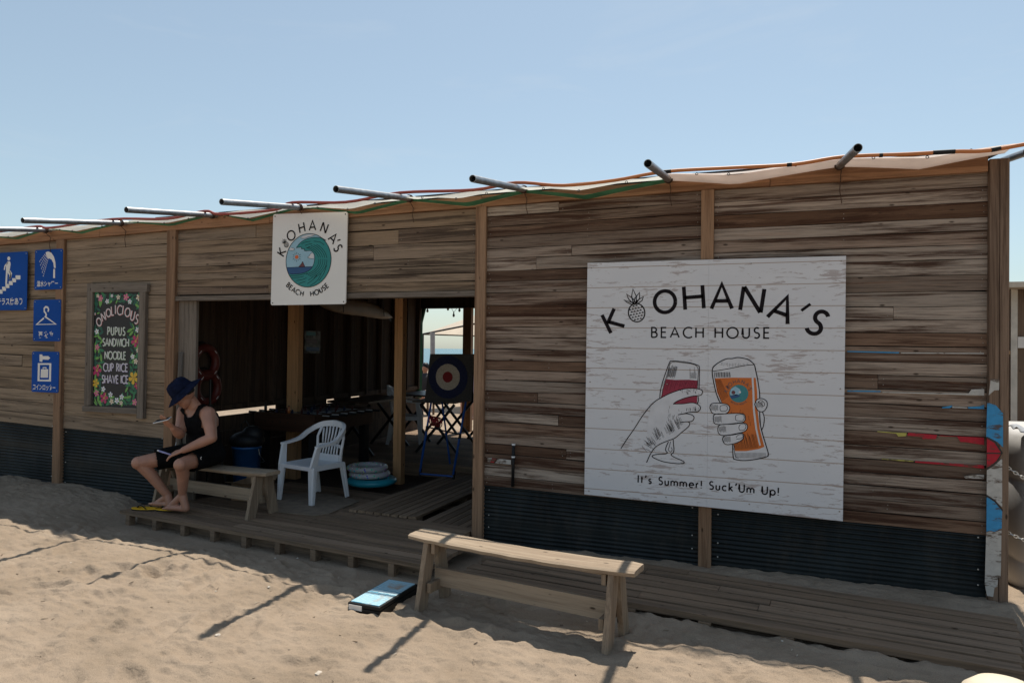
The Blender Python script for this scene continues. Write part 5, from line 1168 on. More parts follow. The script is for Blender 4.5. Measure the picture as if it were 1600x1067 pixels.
# flip-flops
YEL = plain('yellow_rubber', (.72, .42, .012), .6, 0, .08, 20); 
def flip(c, ang, label):
    o_ = empty('flip_flop', c, ang, label=label, cat='flip-flop', group='yellow flip-flops')
    out = [(.135*math.cos(a_)*(1 if math.cos(a_) > 0 else .98), (.046+.010*math.cos(a_))*math.sin(a_)) for a_ in np.linspace(0, 6.283, 29)[:-1]]; n_ = len(out)
    def lay(z0, z1, s): return MB().add([(a*s, b_*s, z0) for a, b_ in out]+[(a*s, b_*s, z1) for a, b_ in out], [tuple(range(n_))[::-1], tuple(range(n_, 2*n_))]+[(i, (i+1) % n_, n_+(i+1) % n_, n_+i) for i in range(n_)])
    lay(0, .009, 1.).build('outsole', BLACK, o_); lay(.0092, .018, .985).build('footbed', YEL, o_)
    for s_ in (-1, 1): MB().tube([(.085, 0, .018), (.05, s_*.022, .045), (-.0, s_*.042, .038), (-.03, s_*.045, .016)], .0045, 6).build('strap', BLACK, o_, smooth=True)
    rb = MB()
    for k in range(7): rb.box(.03+k*.012, .035+k*.012, -.034+.002*k, .034-.002*k, .0181, .0195)
    rb.build('tread', plain('yellow_rubber_ridges', (.60, .33, .01), .6) if 'yellow_rubber_ridges' not in bpy.data.materials else bpy.data.materials['yellow_rubber_ridges'], o_)
c = onZ(232, 795, .06); flip((c.x-.03, c.y, .051), R(196), 'yellow flip-flop with black sole sticking out over the deck edge')
c = onZ(264, 796, .06); flip((c.x, c.y+.0, .051), R(190), 'yellow flip-flop under the man\'s bare foot, nearer the bench leg')
# white cup standing behind him on the bench
c = onY(258, 690, -.13); cu = empty('lidded_cup', (-5.22, -.10, .451), label='white lidded cup on the bench beside the man', cat='cup')
MB().lathe([(.028, 0), (.036, .105), (.036, .108)], 20).build('cup_body', WHITEP, cu, smooth=True); MB().lathe([(.038, .1085), (.038, .116), (.033, .122), (.001, .122)], 20).build('lid', SIGNI, cu, smooth=True)
MB().tube([(.008, 0, .122), (.02, 0, .165)], .003, 6).build('straw', WHITEP, cu)

# ------------------------------------------------------------------ things in and around the doorway
def at(o_, *a): o_.location = a; return o_
# driftwood pole against the jamb
dp = empty('driftwood_pole', (-5.25, -.03, .05), label='grey driftwood pole leaning against the door jamb behind the man', cat='pole')
MB().tube([(0, 0, 0), (.004, .006, .5), (-.006, .010, 1.0), (.004, .014, 1.42)], [.030, .028, .026, .020], 10).build('pole_shaft', W_framev, dp, smooth=True)
# orange life rings on the inner wall
OR = plain('orange_ring', (.11, .016, .010), .5, 0, .15, 8)
for k, (px, py) in enumerate(((320, 566), (323, 606))):
    c = onX(px, py, -5.4); lr_ = empty('life_ring', c, label=('upper' if k == 0 else 'lower')+' orange life ring hanging on the dark inner wall', cat='life ring', group='orange life rings')
    t_ = MB().torus(.15, .045, (0, 0, 0), 32, 12).build('ring', OR, lr_, smooth=True); t_.rotation_euler = (0, R(90), 0)
    for a_ in (45, 135, 225, 315):
        bd = MB().torus(.047, .004, (0, 0, 0), 20, 6).build('band', SIGNI, lr_); bd.location = (0, .15*math.cos(R(a_)), .15*math.sin(R(a_))); bd.rotation_euler = (R(a_+90), 0, 0)
    MB().tube([(-.09, 0, .205), (-.03, 0, .213), (0, 0, .193)], .006, 6).build('hook', BLACKM, lr_)
# foosball table
ft = onZ(400, 643, .80); FX, FY = ft.x, ft.y
fo = empty('football_table', (FX+.42, FY+.55, .05), R(-2), label='dark wooden table football game with metal rods behind the chair', cat='game table')
tw, td, tz = .83, 1.15, .75
MB().box(-tw/2, tw/2, -td/2, -td/2+.025, tz-.20, tz).build('side_panel', W_foos, fo, bevel=.003); MB().box(-tw/2, tw/2, td/2-.025, td/2, tz-.20, tz).build('side_panel', W_foos, fo, bevel=.003)
for s_ in (-1, 1):
    MB().box(s_*(tw/2-.0125)-.0125, s_*(tw/2-.0125)+.0125, -td/2+.026, td/2-.026, tz-.20, tz).build('end_panel', W_foos, fo, bevel=.003)
    for s2 in (-1, 1): MB().box(s_*(tw/2-.07)-.045, s_*(tw/2-.07)+.045, s2*(td/2-.09)-.045, s2*(td/2-.09)+.045, 0, tz-.201).build('leg', BLACK, fo, bevel=.004)
MB().box(-tw/2+.03, tw/2-.03, -td/2+.03, td/2-.03, tz-.12, tz-.105).build('pitch', plain('green_felt', (.02, .10, .04), .9), fo)
PLR = plain('player_red', (.06, .008, .008), .5); PLB = plain('player_blue', (.008, .015, .05), .5)
for k in range(6):
    y = -td/2+.14+k*.17; r_ = MB().tube([(-tw/2-.16, y, tz-.02), (tw/2+.16, y, tz-.02)], .007, 8).build('rod', STEEL, fo, smooth=True)
    for s_ in (-1, 1): MB().tube([(s_*(tw/2+.1), y, tz-.02), (s_*(tw/2+.2), y, tz-.02)], .014, 10).build('handle', BLACK, r_)
    for j in range(3):
        x = -.22+.22*j; pl_ = MB(); pl_.box(x-.012, x+.012, y-.008, y+.008, tz-.09, tz+.01); capsule(pl_, (x, y, tz+.018), (x, y, tz+.02), .011, .011, 8); pl_.build('player', PLR if k % 2 else PLB, r_)
for k in range(6): MB().lathe([(.009, 0), (.007, .004)], 10, (-.26+k*.105, -td/2-.0003, tz-.10), Matrix.Rotation(R(90), 4, 'X')).build('bolt', BLACKM, fo)
# things on top of it: a few clutter bottles
for k, (x, y, h_, nm, mt, lb) in enumerate(((-.30, -.535, .10, 'bottle', BLACKM, 'small dark bottle at the left end of the football table'), (.02, -.54, .075, 'jar', plain('amber_jar', (.35, .12, .04), .25), 'amber jar on the rim of the football table'))):
    p0 = fo.matrix_basis @ Vector((x, y+.0, tz)) if False else Vector((FX+.42+x, FY+.55+y, .05+tz+.001)); c_ = empty(nm, p0, label=lb, cat=nm)
    MB().lathe([(.016, 0), (.017, h_*.6), (.008, h_*.75), (.008, h_)], 14).build('glass_body', mt, c_, smooth=True); MB().lathe([(.0095, h_+.0005), (.0095, h_+.010)], 12).build('cap', BLACK, c_)
# blue bucket with a black bag in it, cardboard box, boxes
bk = onZ(380, 718, .05); bp = Vector((-5.02, .66, .05))
bu = empty('blue_bucket', bp, label='blue plastic bucket behind the deck bench', cat='bucket'); BLP = plain('blue_plastic', (.010, .075, .22), .45, 0, .1, 5)
MB().lathe([(.12, .0), (.125, .01), (.145, .42), (.151, .42), (.151, .445), (.142, .445), (.138, .42), (.118, .02), (.001, .02)], 30).build('bucket_body', BLP, bu, smooth=True)
MB().tube([(.151, 0, .42), (.165, .0, .36), (.16, .08, .28), (.08, .155, .25), (0, .17, .26)], .004, 6).build('handle', STEEL, bu)
bg_ = empty('black_bag', bp+Vector((0, 0, .43)), label='slumped black bag in the mouth of the blue bucket', cat='bag')
bm_ = MB(); ellipsoid(bm_, bp+Vector((.0, .0, .50)), .19, .17, .10, Matrix.Identity(3)); ellipsoid(bm_, bp+Vector((.06, .02, .57)), .12, .10, .09, Matrix.Identity(3)); ellipsoid(bm_, bp+Vector((0, 0, .40)), .10, .10, .08, Matrix.Identity(3))
remeshed(bm_, 'sack', .012, 3, BLACK, bg_)
hd = MB(); hd.tube([(-.08, 0, .12), (-.06, -.02, .24), (.0, -.02, .28), (.05, 0, .2)], .007, 6).build('strap', BLACK, bg_)
CB = plain('cardboard', (.26, .165, .095), .85, 0, .12, 12)
cb = empty('cardboard_box', (-4.60, .27, .052), R(8), label='open brown cardboard box under the deck bench', cat='box')
for x0, x1, y0, y1 in ((-.16, .16, -.12, -.116), (-.16, .16, .116, .12), (-.16, -.156, -.115, .115), (.156, .16, -.115, .115)): MB().box(x0, x1, y0, y1, 0, .17).build('side', CB, cb)
MB().box(-.155, .155, -.115, .115, .001, .005).build('base', CB, cb)
fl_ = MB().box(-.16, .16, -.11, 0, -.002, .002).build('flap', CB, cb); fl_.location = (0, -.121, .17); fl_.rotation_euler = (R(-14), 0, 0)
fl_ = MB().box(-.16, .16, 0, .11, -.002, .002).build('flap', CB, cb); fl_.location = (0, .121, .17); fl_.rotation_euler = (R(25), 0, 0)
# black tripod stand
tp = empty('tripod_stand', (-5.16, .28, .05), label='thin black tripod stand in the dark just behind the man', cat='stand')
MB().tube([(0, 0, .5), (0, 0, 1.15)], .012, 10).build('column', BLACKM, tp); MB().lathe([(.022, .84), (.022, .9)], 12).build('collar', BLACKM, tp)
for k in range(3):
    a_ = R(20+120*k); MB().tube([(0, 0, .88), (.20*math.cos(a_), .20*math.sin(a_), .0)], .009, 8).build('leg', BLACKM, tp)
# swim rings
TQ = plain('turquoise_vinyl', (.02, .30, .40), .3, 0, .05, 5); 
m, n, l, p = new_mat('confetti_vinyl'); tc = node(n, 'TexCoord'); vo = node(n, 'TexVoronoi'); vo.inputs['Scale'].default_value = 34; l.new(tc.outputs['Object'], vo.inputs['Vector'])
rk = ramp(n, [(.30, (1, 1, 1)), (.36, (0, 0, 0))]); l.new(vo.outputs['Distance'], rk.inputs[0]); hs = node(n, 'HueSaturation'); hs.inputs['Saturation'].default_value = 1.2; l.new(vo.outputs['Color'], hs.inputs['Color'])
l.new(mixc(n, l, rk.outputs[0], (.50, .50, .53), hs.outputs[0]), p.inputs['Base Color']); p.inputs['Roughness'].default_value = .25
c = onZ(585, 759, .06); rc = Vector((-3.93, 1.36, .05))
for k, (R_, r_, z, mt, lb) in enumerate(((.215, .055, .040, TQ, 'turquoise swim ring at the bottom of the pile'), (.180, .045, .112, m, 'clear confetti swim ring in the middle of the pile'), (.180, .045, .178, m, 'clear confetti swim ring on top of the pile'))):
    o_ = empty('swim_ring', rc+Vector((-.03*k, 0, z)), label=lb, cat='swim ring', group='swim rings piled by the inner post')
    MB().torus(R_, r_, (0, 0, 0), 44, 14, .72).build('ring', mt, o_, smooth=True)
    MB().tube([(R_-.01, -.0, r_*.65), (R_-.01, 0, r_*.72+.016)], .008, 8).build('valve', TQ if k == 0 else WHITEP, o_)
    MB().torus(R_+r_*.93, .004, (0, 0, 0), 44, 6).build('seam', mt, o_)
# easel with round target
EB = plain('blue_painted_steel', (.012, .085, .36), .4, 0, .1, 9); Y0 = 1.95
EO = Vector((-3.36, Y0, .073)); ez = empty('target_easel', EO, label='round red, white and navy target board on a blue metal easel', cat='target')
def ep(x, y, Y=Y0): return onY(x, y, Y)-EO
a_, b_, c_, d_ = ep(672, 553), ep(740, 553), ep(737, 627), ep(663, 629)
v = [a_, b_, c_, d_]; v = v+[q_+Vector((0, .03, 0)) for q_ in v]
MB().add(v, [(0, 1, 2, 3), (7, 6, 5, 4), (0, 4, 5, 1), (1, 5, 6, 2), (2, 6, 7, 3), (3, 7, 4, 0)]).build('board', plain('dark_felt', (.045, .042, .040), .95, 0, .2, 60, .6), ez)
ctr2 = ep(700, 589)
for r_, mt, k in ((.245, plain('navy_felt', (.010, .014, .05), .95, 0, .2, 70, .6), 1), (.150, plain('cream_felt', (.42, .36, .29), .95, 0, .12, 70, .6), 2), (.062, plain('red_felt', (.20, .012, .015), .95, 0, .15, 70, .6), 3)):
    n_ = 72; rj = [r_*(1+random.uniform(-.012, .012)) for _ in range(n_)]; mb = MB(); y1 = -.004*k
    mb.add([(ctr2.x+rj[i]*math.cos(6.28319*i/n_), y1, ctr2.z+rj[i]*math.sin(6.28319*i/n_)) for i in range(n_)]+[(ctr2.x+rj[i]*math.cos(6.28319*i/n_), y1+.004, ctr2.z+rj[i]*math.sin(6.28319*i/n_)) for i in range(n_)], [tuple(range(n_)), tuple(range(n_, 2*n_))[::-1]]+[(i, (i+1) % n_, n_+(i+1) % n_, n_+i) for i in range(n_)])
    mb.build('target_ring', mt, ez)
fl_, fr_ = ep(656, 744, 1.80), ep(708, 750, 1.80); fl_.z = fr_.z = .012; tl, tr = ep(673, 628, 1.985), ep(727, 628, 1.985)
tl2, tr2 = tl+(tl-fl_)*.5, tr+(tr-fr_)*.3
for a, c in ((fl_, tl2), (fr_, tr2)):
    MB().tube([a+Vector((0, 0, .05)), c+Vector((0, .03, 0))], .0125, 12).build('leg', EB, ez, smooth=True); MB().tube([a, a+(c-a).normalized()*.09], .016, 12).build('foot', BLACK, ez)
    k_ = a.lerp(c, .40); MB().tube([k_, k_.lerp(c, .08)], .016, 12).build('sleeve', BLACK, ez)
MB().tube([fl_+Vector((0, 0, .03)), fr_+Vector((0, 0, .03))], .010, 10).build('foot_bar', EB, ez); MB().tube([fl_.lerp(tl2, .44), fr_.lerp(tr2, .44)], .008, 10).build('cross_bar', BLACKM, ez)
bl_, br_ = fl_+Vector((.10, .62, 0)), fr_+Vector((.16, .62, 0))
for a, c in ((bl_, tl2), (br_, tr2)): MB().tube([a, c+Vector((0, .05, -.03))], .011, 10).build('rear_leg', EB, ez)
MB().tube([bl_+Vector((0, 0, .03)), br_+Vector((0, 0, .03))], .010, 10).build('foot_bar', EB, ez)
for k in range(6):
    q_ = fl_.lerp(tl2, .47).lerp(fr_.lerp(tr2, .47), .10+k*.045); 
    MB().torus(.055, .006, (0, 0, 0), 20, 6).build('throwing_ring', PAINTS['red'], ez).location = q_+Vector((0, .02+.004*k, .04)); ez.children[-1].rotation_euler = (R(20), R(78), R(20))
# ------------------------------------------------------------------ deeper inside: poster, board, tables, chairs, curtain
po_ = empty('wall_poster', (LX+.08, 1.98, 1.45), label='small pale poster pinned to the dark inner wall', cat='poster')
PO = plain('poster_paper', (.20, .21, .20), .7, 0, .5, 14); a, c = onX(476, 520, LX+.08), onX(500, 552, LX+.08)
q_ = MB().box(LX+.080, LX+.084, a.y, c.y, c.z, a.z+.03).build('sheet', PO, po_); q_.location = -Vector(po_.location)
for k in range(3):
    z = c.z+.03+.1*k; q_ = MB().box(LX+.0845, LX+.0855, a.y+.03, c.y-.03-.04*k, z, z+.05).build('printed_block', (DBLUE, HATCH, TEAL)[k], po_); q_.location = -Vector(po_.location)
# surfboard slung under the roof by the inner wall
sf = empty('surfboard', (-5.15, 3.1, 2.10), label='tan surfboard slung high along the inner wall', cat='surfboard'); v = []; f = []; n_ = 26
a, c = onX(518, 480, -5.15), onX(614, 499, -5.15); 
for i in range(n_+1):
    t_ = i/n_; y = a.y-.25+(c.y-a.y+.25)*t_; wd = .23*(max(0, 1-abs(2*t_-.95)**2.6))**.7+.002; z = 2.09-.14*max(0, t_-.5)**1.6*2
    for j in range(10):
        b2 = 6.28319*j/10; v.append((-5.15+.028*math.cos(b2)*min(1, wd*8), y, z+wd/2*math.sin(b2)))
for i in range(n_):
    for j in range(10): f.append((i*10+j, i*10+(j+1) % 10, i*10+10+(j+1) % 10, i*10+10+j))
q_ = MB().add(v, f).build('board_body', plain('tan_surfboard', (.27, .175, .10), .45, 0, .12, 5), sf, smooth=True); q_.location = -Vector(sf.location)
for y in (a.y+.2, c.y-.35):
    q_ = MB().tube([(-5.19, y, 2.02), (-5.10, y, 2.0), (-5.13, y, 2.30), (-5.36, y, 2.38)], .006, 6).build('sling', BLACK, sf); q_.location = -Vector(sf.location)
q_ = MB().add([(-5.16, c.y-.16, 2.0), (-5.16, c.y-.06, 2.02), (-5.16, c.y-.04, 1.93), (-5.155, c.y-.16, 2.0), (-5.155, c.y-.06, 2.02), (-5.155, c.y-.04, 1.93)], [(0, 1, 2), (5, 4, 3), (0, 3, 4, 1), (1, 4, 5, 2), (2, 5, 3, 0)]).build('fin', BLACK, sf); q_.location = -Vector(sf.location)
# folding tables with crossed legs
def xtable(loc, rz, L, label, top=W_deck, mat=BLACKM):
    o_ = empty('folding_table', loc, rz, label=label, cat='table', group='folding tables inside the hut')
    for k in range(4): MB().box(-L/2, L/2, -.30+k*.152, -.30+k*.152+.146, .68, .705).build('top_slat', top, o_)
    MB().box(-L/2+.1, L/2-.1, -.05, .05, .655, .678).build('rail', mat, o_)
    for x in (-L/2+.14, L/2-.14):
        for s_ in (-1, 1): MB().bar((x, s_*.30, 0), (x, -s_*.24, .655), .035, .025, (1, 0, 0)).build('leg', mat, o_)
    return o_
FZ = .141
for X_, Y_, rz, L, lb in ((-4.95, 3.05, 92, 1.3, 'dark cross-legged table nearest the inner wall, below the surfboard'), (-4.85, 4.55, 88, 1.2, 'dark cross-legged table at the back beside the white chair'), (-4.02, 3.5, 95, 1.1, 'pale-topped cross-legged table behind the inner post'), (-3.9, 5.0, 90, 1.0, 'cross-legged table at the seaward end behind the target')):
    xtable((X_, Y_, FZ), R(rz), L, lb, W_frame if 'pale' in lb else W_foos)
chair((-4.85, 3.86, FZ), R(115), 'white plastic chair deep inside between the dark tables')
# seaward curtain, string lights
cm = MB(); v = []; f = []; n_ = 28
crtn = empty('green_curtain', (-5.25, 5.42, 0), label='dark green curtain gathered at the seaward opening', cat='curtain')
for j in range(14):
    t_ = j/13; z = 2.23-1.55*t_; p0 = onY(665-18*min(1, t_*1.9)+6*max(0, t_-.55), 480, 5.42).x; x0 = -5.42
    for i in range(n_+1):
        s_ = i/n_; v.append((x0+(p0-x0)*s_, 5.42+.035*math.sin(s_*22+j*.15), z))
for j in range(13):
    for i in range(n_): f.append((j*(n_+1)+i, j*(n_+1)+i+1, (j+1)*(n_+1)+i+1, (j+1)*(n_+1)+i))
q_ = MB().add(v, f).build('drape', plain('green_curtain_cloth', (.025, .10, .05), .8, 0, .25, 6, trans=.35), crtn, smooth=True); q_.location = -Vector(crtn.location)
q_ = MB().tube([(-5.45, 5.42, 2.238), (-4.6, 5.42, 2.238)], .012, 8).build('rail', BLACKM, crtn); q_.location = -Vector(crtn.location)
sl = empty('string_lights', onY(700, 485, 5.7), label='string of small dark bulbs hanging across the seaward opening', cat='string lights')
cp_ = [onY(*q_, 5.7) for q_ in ((640, 476), (668, 480), (700, 477), (709, 487), (718, 479), (745, 478), (775, 482), (800, 476))]
q_ = MB().tube(smoothpts(cp_, 4), .004, 5).build('cable', BLACKM, sl); q_.location = -Vector(sl.location)
for c in (cp_[1], cp_[2], cp_[3], cp_[4], cp_[5], cp_[6]):
    q_ = MB().lathe([(.010, 0), (.010, -.03), (.022, -.06), (.018, -.085), (.002, -.095)], 10, c).build('bulb', plain('dim_bulb', (.08, .07, .05), .2) if 'dim_bulb' not in bpy.data.materials else bpy.data.materials['dim_bulb'], sl, smooth=True); q_.location = -Vector(sl.location)
# ------------------------------------------------------------------ terrace and beach beyond
CANV = plain('cream_canvas', (.74, .66, .56), .8, 0, .05, 4, trans=.45)
TY = 10.5
ten = empty('canopy_tent', onY(705, 560, TY), label='cream canopy tent on the terrace seen through the back of the hut', cat='canopy'); ten.location.z = -.06; TL = Vector(ten.location)
def tp_(x, y, Y=TY): return onY(x, y, Y)-TL
A, Bq = tp_(661, 522), tp_(752, 504); Cq, Dq = tp_(705, 516, TY+2.6), tp_(790, 502, TY+2.6); Bq = A+(Bq-A)*1.8; Cq = A+Vector((1.0, 2.6, .0)); Dq = Bq+Vector((.5, 2.6, 0)); apex = (A+Bq+Cq+Dq)/4+Vector((.5, 0, .75))
MB().add([A, Bq, Dq, Cq, apex], [(0, 1, 4), (1, 2, 4), (2, 3, 4), (3, 0, 4)]).build('canopy', CANV, ten)
for a, c in ((A, Bq), (Bq, Dq), (Dq, Cq), (Cq, A)): MB().tube([a, c], .022, 8).build('rail', BLACKM, ten)
for a in (A, Bq, Cq, Dq): MB().tube([Vector((a.x, a.y, 0)), a], .025, 8).build('post', BLACKM, ten)
MB().tube([tp_(676, 600, TY-.3), tp_(676, 519, TY-.3)], .06, 12).build('column', plain('grey_column', (.35, .34, .34), .6), ten); ten.children[-1].data.transform(Matrix.Identity(4))
def far_person(px, py, Y, shirt, label, cat='person'):
    h = onY(px, py, Y); z0 = -.06; PE = empty('person', (h.x, h.y, z0), label=label, cat=cat, group='people seated on the beach behind the hut')
    b = MB(); T = Vector((h.x, h.y, h.z)); ellipsoid(b, T, .075, .09, .11, Matrix.Identity(3), 14); capsule(b, T-Vector((0, 0, .1)), T-Vector((0, 0, .18)), .05, .06, 10)
    ch_ = T-Vector((0, 0, .30)); pl = T-Vector((0, 0, .62)); capsule(b, ch_, pl, .14, .13, 12)
    for s_ in (-1, 1):
        sh_ = ch_+Vector((s_*.17, 0, .08)); el = sh_+Vector((s_*.05, -.05, -.28)); capsule(b, sh_, el, .055, .04, 10); capsule(b, el, el+Vector((-s_*.06, -.22, -.02)), .04, .035, 10)
        hp_ = pl+Vector((s_*.09, -.02, -.02)); kn = hp_+Vector((s_*.05, -.40, .02)); an = Vector((kn.x, kn.y-.02, z0+.08)); capsule(b, hp_, kn, .08, .06, 10); capsule(b, kn, an, .055, .04, 10); capsule(b, an, an+Vector((0, -.15, -.03)), .04, .03, 8)
    remeshed(b, 'body', .02, 2, SKIN, PE)
    t = MB(); capsule(t, ch_+Vector((0, 0, .02)), pl, .165, .155, 14); 
    for s_ in (-1, 1): capsule(t, ch_+Vector((s_*.12, 0, .06)), ch_+Vector((s_*.21, -.03, -.08)), .07, .065, 10)
    remeshed(t, 'shirt', .02, 2, shirt, PE); hm = MB(); ellipsoid(hm, T+Vector((0, .012, .03)), .086, .098, .10, Matrix.Identity(3), 14); remeshed(hm, 'hair', .015, 2, BLACK, PE)
    ht = pl.z-.10-z0; MB().box(-.2, .2, -.2, .2, ht-.04, ht).build('stool_seat', W_deck, None).parent = None
    st_ = bpy.data.objects[-1] if False else [o2 for o2 in COL.objects if o2.name.startswith('stool_seat')][-1]
    bpy.data.objects.remove(st_)
    so_ = empty('stool', (h.x, h.y, z0), label='plain wooden stool under '+label, cat='stool', group='stools on the terrace'); MB().box(-.19, .19, -.19, .19, ht-.04, ht).build('seat', W_deck, so_)
    for sx_ in (-1, 1):
        for sy in (-1, 1): MB().box(sx_*.15-.02, sx_*.15+.02, sy*.15-.02, sy*.15+.02, -.03, ht-.041).build('leg', W_deck, so_)
far_person(664.5, 574.5, 9.0, plain('dark_shirt', (.03, .03, .035), .9), 'far person in a dark shirt seated left of the target')
far_person(743.5, 573, 9.4, plain('lilac_shirt', (.28, .25, .42), .9), 'far person in a lilac shirt seated right of the target')
# ------------------------------------------------------------------ right edge: neighbour hut, tank, jug, chains
NY = 3.6
a = onY(1572, 446, NY); b_ = onY(1604, 436, NY); nz1 = onY(1590, 452, NY).z
nh = empty('neighbouring_hut', (a.x+1.2, NY, -.06), label='brown neighbouring hut with pale eave beyond the corner post', cat='hut'); NL = Vector(nh.location)
def np_(mb, name, mat, **k): o = mb.build(name, mat, nh, **k); o.location = -NL; return o
np_(MB().box(a.x-.30, a.x+3, NY+.02, NY+2.4, -.06, nz1), 'wall', wood('dark_sided_wall', [(.17, .115, .08), (.17, .115, .08)], 2))
np_(MB().box(a.x-.45, a.x+3.2, NY-.25, NY+2.7, nz1+.002, nz1+.06), 'roof', plain('cream_roof_edge', (.60, .52, .42), .7))
xw = onY(1584, 560, NY).x; np_(MB().box(xw-.03, xw+.03, NY-.012, NY+.018, -.05, nz1-.002), 'post', plain('pale_post', (.62, .57, .50), .7))
zr = onY(1590, 548, NY).z; np_(MB().box(a.x-.3, xw-.031, NY-.006, NY+.018, zr-.04, zr), 'rail', plain('orange_wood', (.42, .26, .14), .7)); z2 = onY(1595, 535, NY).z; np_(MB().box(xw+.035, xw+1.4, NY-.01, NY+.018, z2-.06, z2+.06), 'white_panel', SIGNI)
TX = 1.66
tk = empty('storage_tank', (TX+.55, .75, -.08), label='large grey-white plastic tank beside the corner post', cat='tank'); TK = plain('tank_plastic', (.50, .49, .48), .55, 0, .12, 3)
def superell(hx_, hy_, n_=44, e=.38): return [(hx_*math.copysign(abs(math.cos(t_))**e, math.cos(t_)), hy_*math.copysign(abs(math.sin(t_))**e, math.sin(t_))) for t_ in np.linspace(0, 6.28319, n_+1)[:-1]]
v = []; f = []; ring = superell(.52, .58); n_ = len(ring)
lev = [(0, .93), (.03, .98), (.10, 1.0), (.20, 1.0), (.215, .985), (.235, .985), (.25, 1.0), (.74, 1.0), (.755, .985), (.775, .985), (.79, 1.0), (.98, .99), (1.06, .95), (1.10, .86), (1.12, .5), (1.125, .01)]
for z, s_ in lev: v += [(x*s_, y*s_, z) for x, y in ring]
for i in range(len(lev)-1):
    for k in range(n_): f.append((i*n_+k, i*n_+(k+1) % n_, (i+1)*n_+(k+1) % n_, (i+1)*n_+k))
MB().add(v, f).build('tank_body', TK, tk, smooth=True); MB().lathe([(.12, 1.122), (.12, 1.15), (.10, 1.16), (.001, 1.16)], 24).build('lid', BLACK, tk)
jl = empty('water_jug', (TX+.30, .35, 1.04), label='pale grey rounded jug standing on the tank', cat='jug')
MB().lathe([(.09, 0), (.115, .03), (.125, .16), (.105, .235), (.05, .262), (.03, .27), (.03, .295), (.001, .296)], 26).build('jug_body', plain('jug_plastic', (.36, .37, .38), .5), jl, smooth=True); MB().tube([(-.03, 0, .28), (-.10, 0, .29), (-.125, 0, .2), (-.12, 0, .15)], .012, 8).build('handle', BLACK, jl)
cl_ = empty('crumpled_cloth', (TX+.12, .28, 1.03), label='crumpled pale cloth lying on the tank edge', cat='cloth'); v = []; f = []
for i in range(17):
    for j in range(13):
        x, y = -.12+.28*i/16, -.12+.24*j/12; v.append((x, y, .02+.022*math.sin(x*31+y*17)*math.cos(y*27-x*9)+.006*math.sin(x*60)))
for i in range(16):
    for j in range(12): f.append((i*13+j, i*13+13+j, i*13+14+j, i*13+j+1))
q_ = MB().add(v, f).build('cloth_folds', plain('pale_cloth', (.34, .36, .39), .85), cl_, smooth=True); q_.modifiers.new('t', 'SOLIDIFY').thickness = .004
for k, (p0, p1) in enumerate(((c5(738, 125), c5(835, 175)), (c5(733, 405), c5(835, 440)))):
    a, c = onY(*p0, -.02), onY(*p1, -.02); c = c+(c-a)*1.2; cn = empty('chain', a, label=('upper' if k == 0 else 'lower')+' steel chain running from the corner post to the tank', cat='chain', group='steel chains at the corner post')
    L = (c-a).length; nl_ = int(L/.021); lk = MB().torus(.0085, .0026, (0, 0, 0), 14, 6); lk.v = [(x*1.7, y, z) for x, y, z in lk.v]
    first = None
    for i in range(nl_):
        t_ = (i+.5)/nl_; q_ = a.lerp(c, t_)-a; q_.z -= .02*math.sin(math.pi*t_)
        if first is None: first = lk.build('link', SCREW, cn); o = first
        else: o = first.copy(); COL.objects.link(o); o.parent = cn
        dv = (c-a).normalized(); o.location = q_; o.rotation_euler = (R(90*(i % 2)), -math.asin(dv.z), math.atan2(dv.y, dv.x))
# ------------------------------------------------------------------ foreground: blue-topped case, stones, pale float
cs = empty('blue_case', (-2.19, -1.40, -.055), R(0), label='flat black case with a worn light blue patterned top lying on the sand', cat='case')
q = [onZ(*a, .02) for a in ((545.5, 936), (605, 899), (649, 907), (597, 944))]
ccx = sum(q, Vector())/4; cs.location = (ccx.x, ccx.y, -.045); cs.rotation_euler = (R(0), 0, 0)
ex = ((q[2]-q[1])+(q[3]-q[0]))/2; ey = ((q[1]-q[0])+(q[2]-q[3]))/2; ang = math.atan2(ex.y, ex.x); cs.rotation_euler = (0, 0, ang); lx, ly = ex.length, ey.length
MB().box(-lx/2, lx/2, -ly/2, ly/2, -.03, .020).build('lower_shell', BLACK, cs, bevel=.004); MB().box(-lx/2, lx/2, -ly/2, ly/2, .023, .046).build('upper_shell', BLACK, cs, bevel=.006)
m, n, l, p = new_mat('worn_blue_pattern'); tc = node(n, 'TexCoord'); wv = node(n, 'TexWave', wave_type='RINGS'); wv.inputs['Scale'].default_value = 22; wv.inputs['Distortion'].default_value = 3; l.new(tc.outputs['Object'], wv.inputs['Vector'])
rk = ramp(n, [(.35, (.10, .33, .46)), (.6, (.50, .66, .72))]); l.new(wv.outputs[0], rk.inputs[0]); t = node(n, 'TexNoise'); t.inputs['Scale'].default_value = 9; t.inputs['Detail'].default_value = 6; l.new(tc.outputs['Object'], t.inputs['Vector']); r2 = ramp(n, [(.58, (0, 0, 0)), (.68, (.85, .85, .85))]); l.new(t.outputs[0], r2.inputs[0])
l.new(mixc(n, l, r2.outputs[0], rk.outputs[0], (.36, .27, .2)), p.inputs['Base Color']); p.inputs['Roughness'].default_value = .5
MB().box(-lx/2+.012, lx/2-.012, -ly/2+.014, ly/2-.012, .0445, .050).build('top_panel', m, cs, bevel=.002); MB().box(-lx/2+.01, -.01, -ly/2-.004, -ly/2+.001, .006, .036).build('latch_plate', SIGNI, cs)
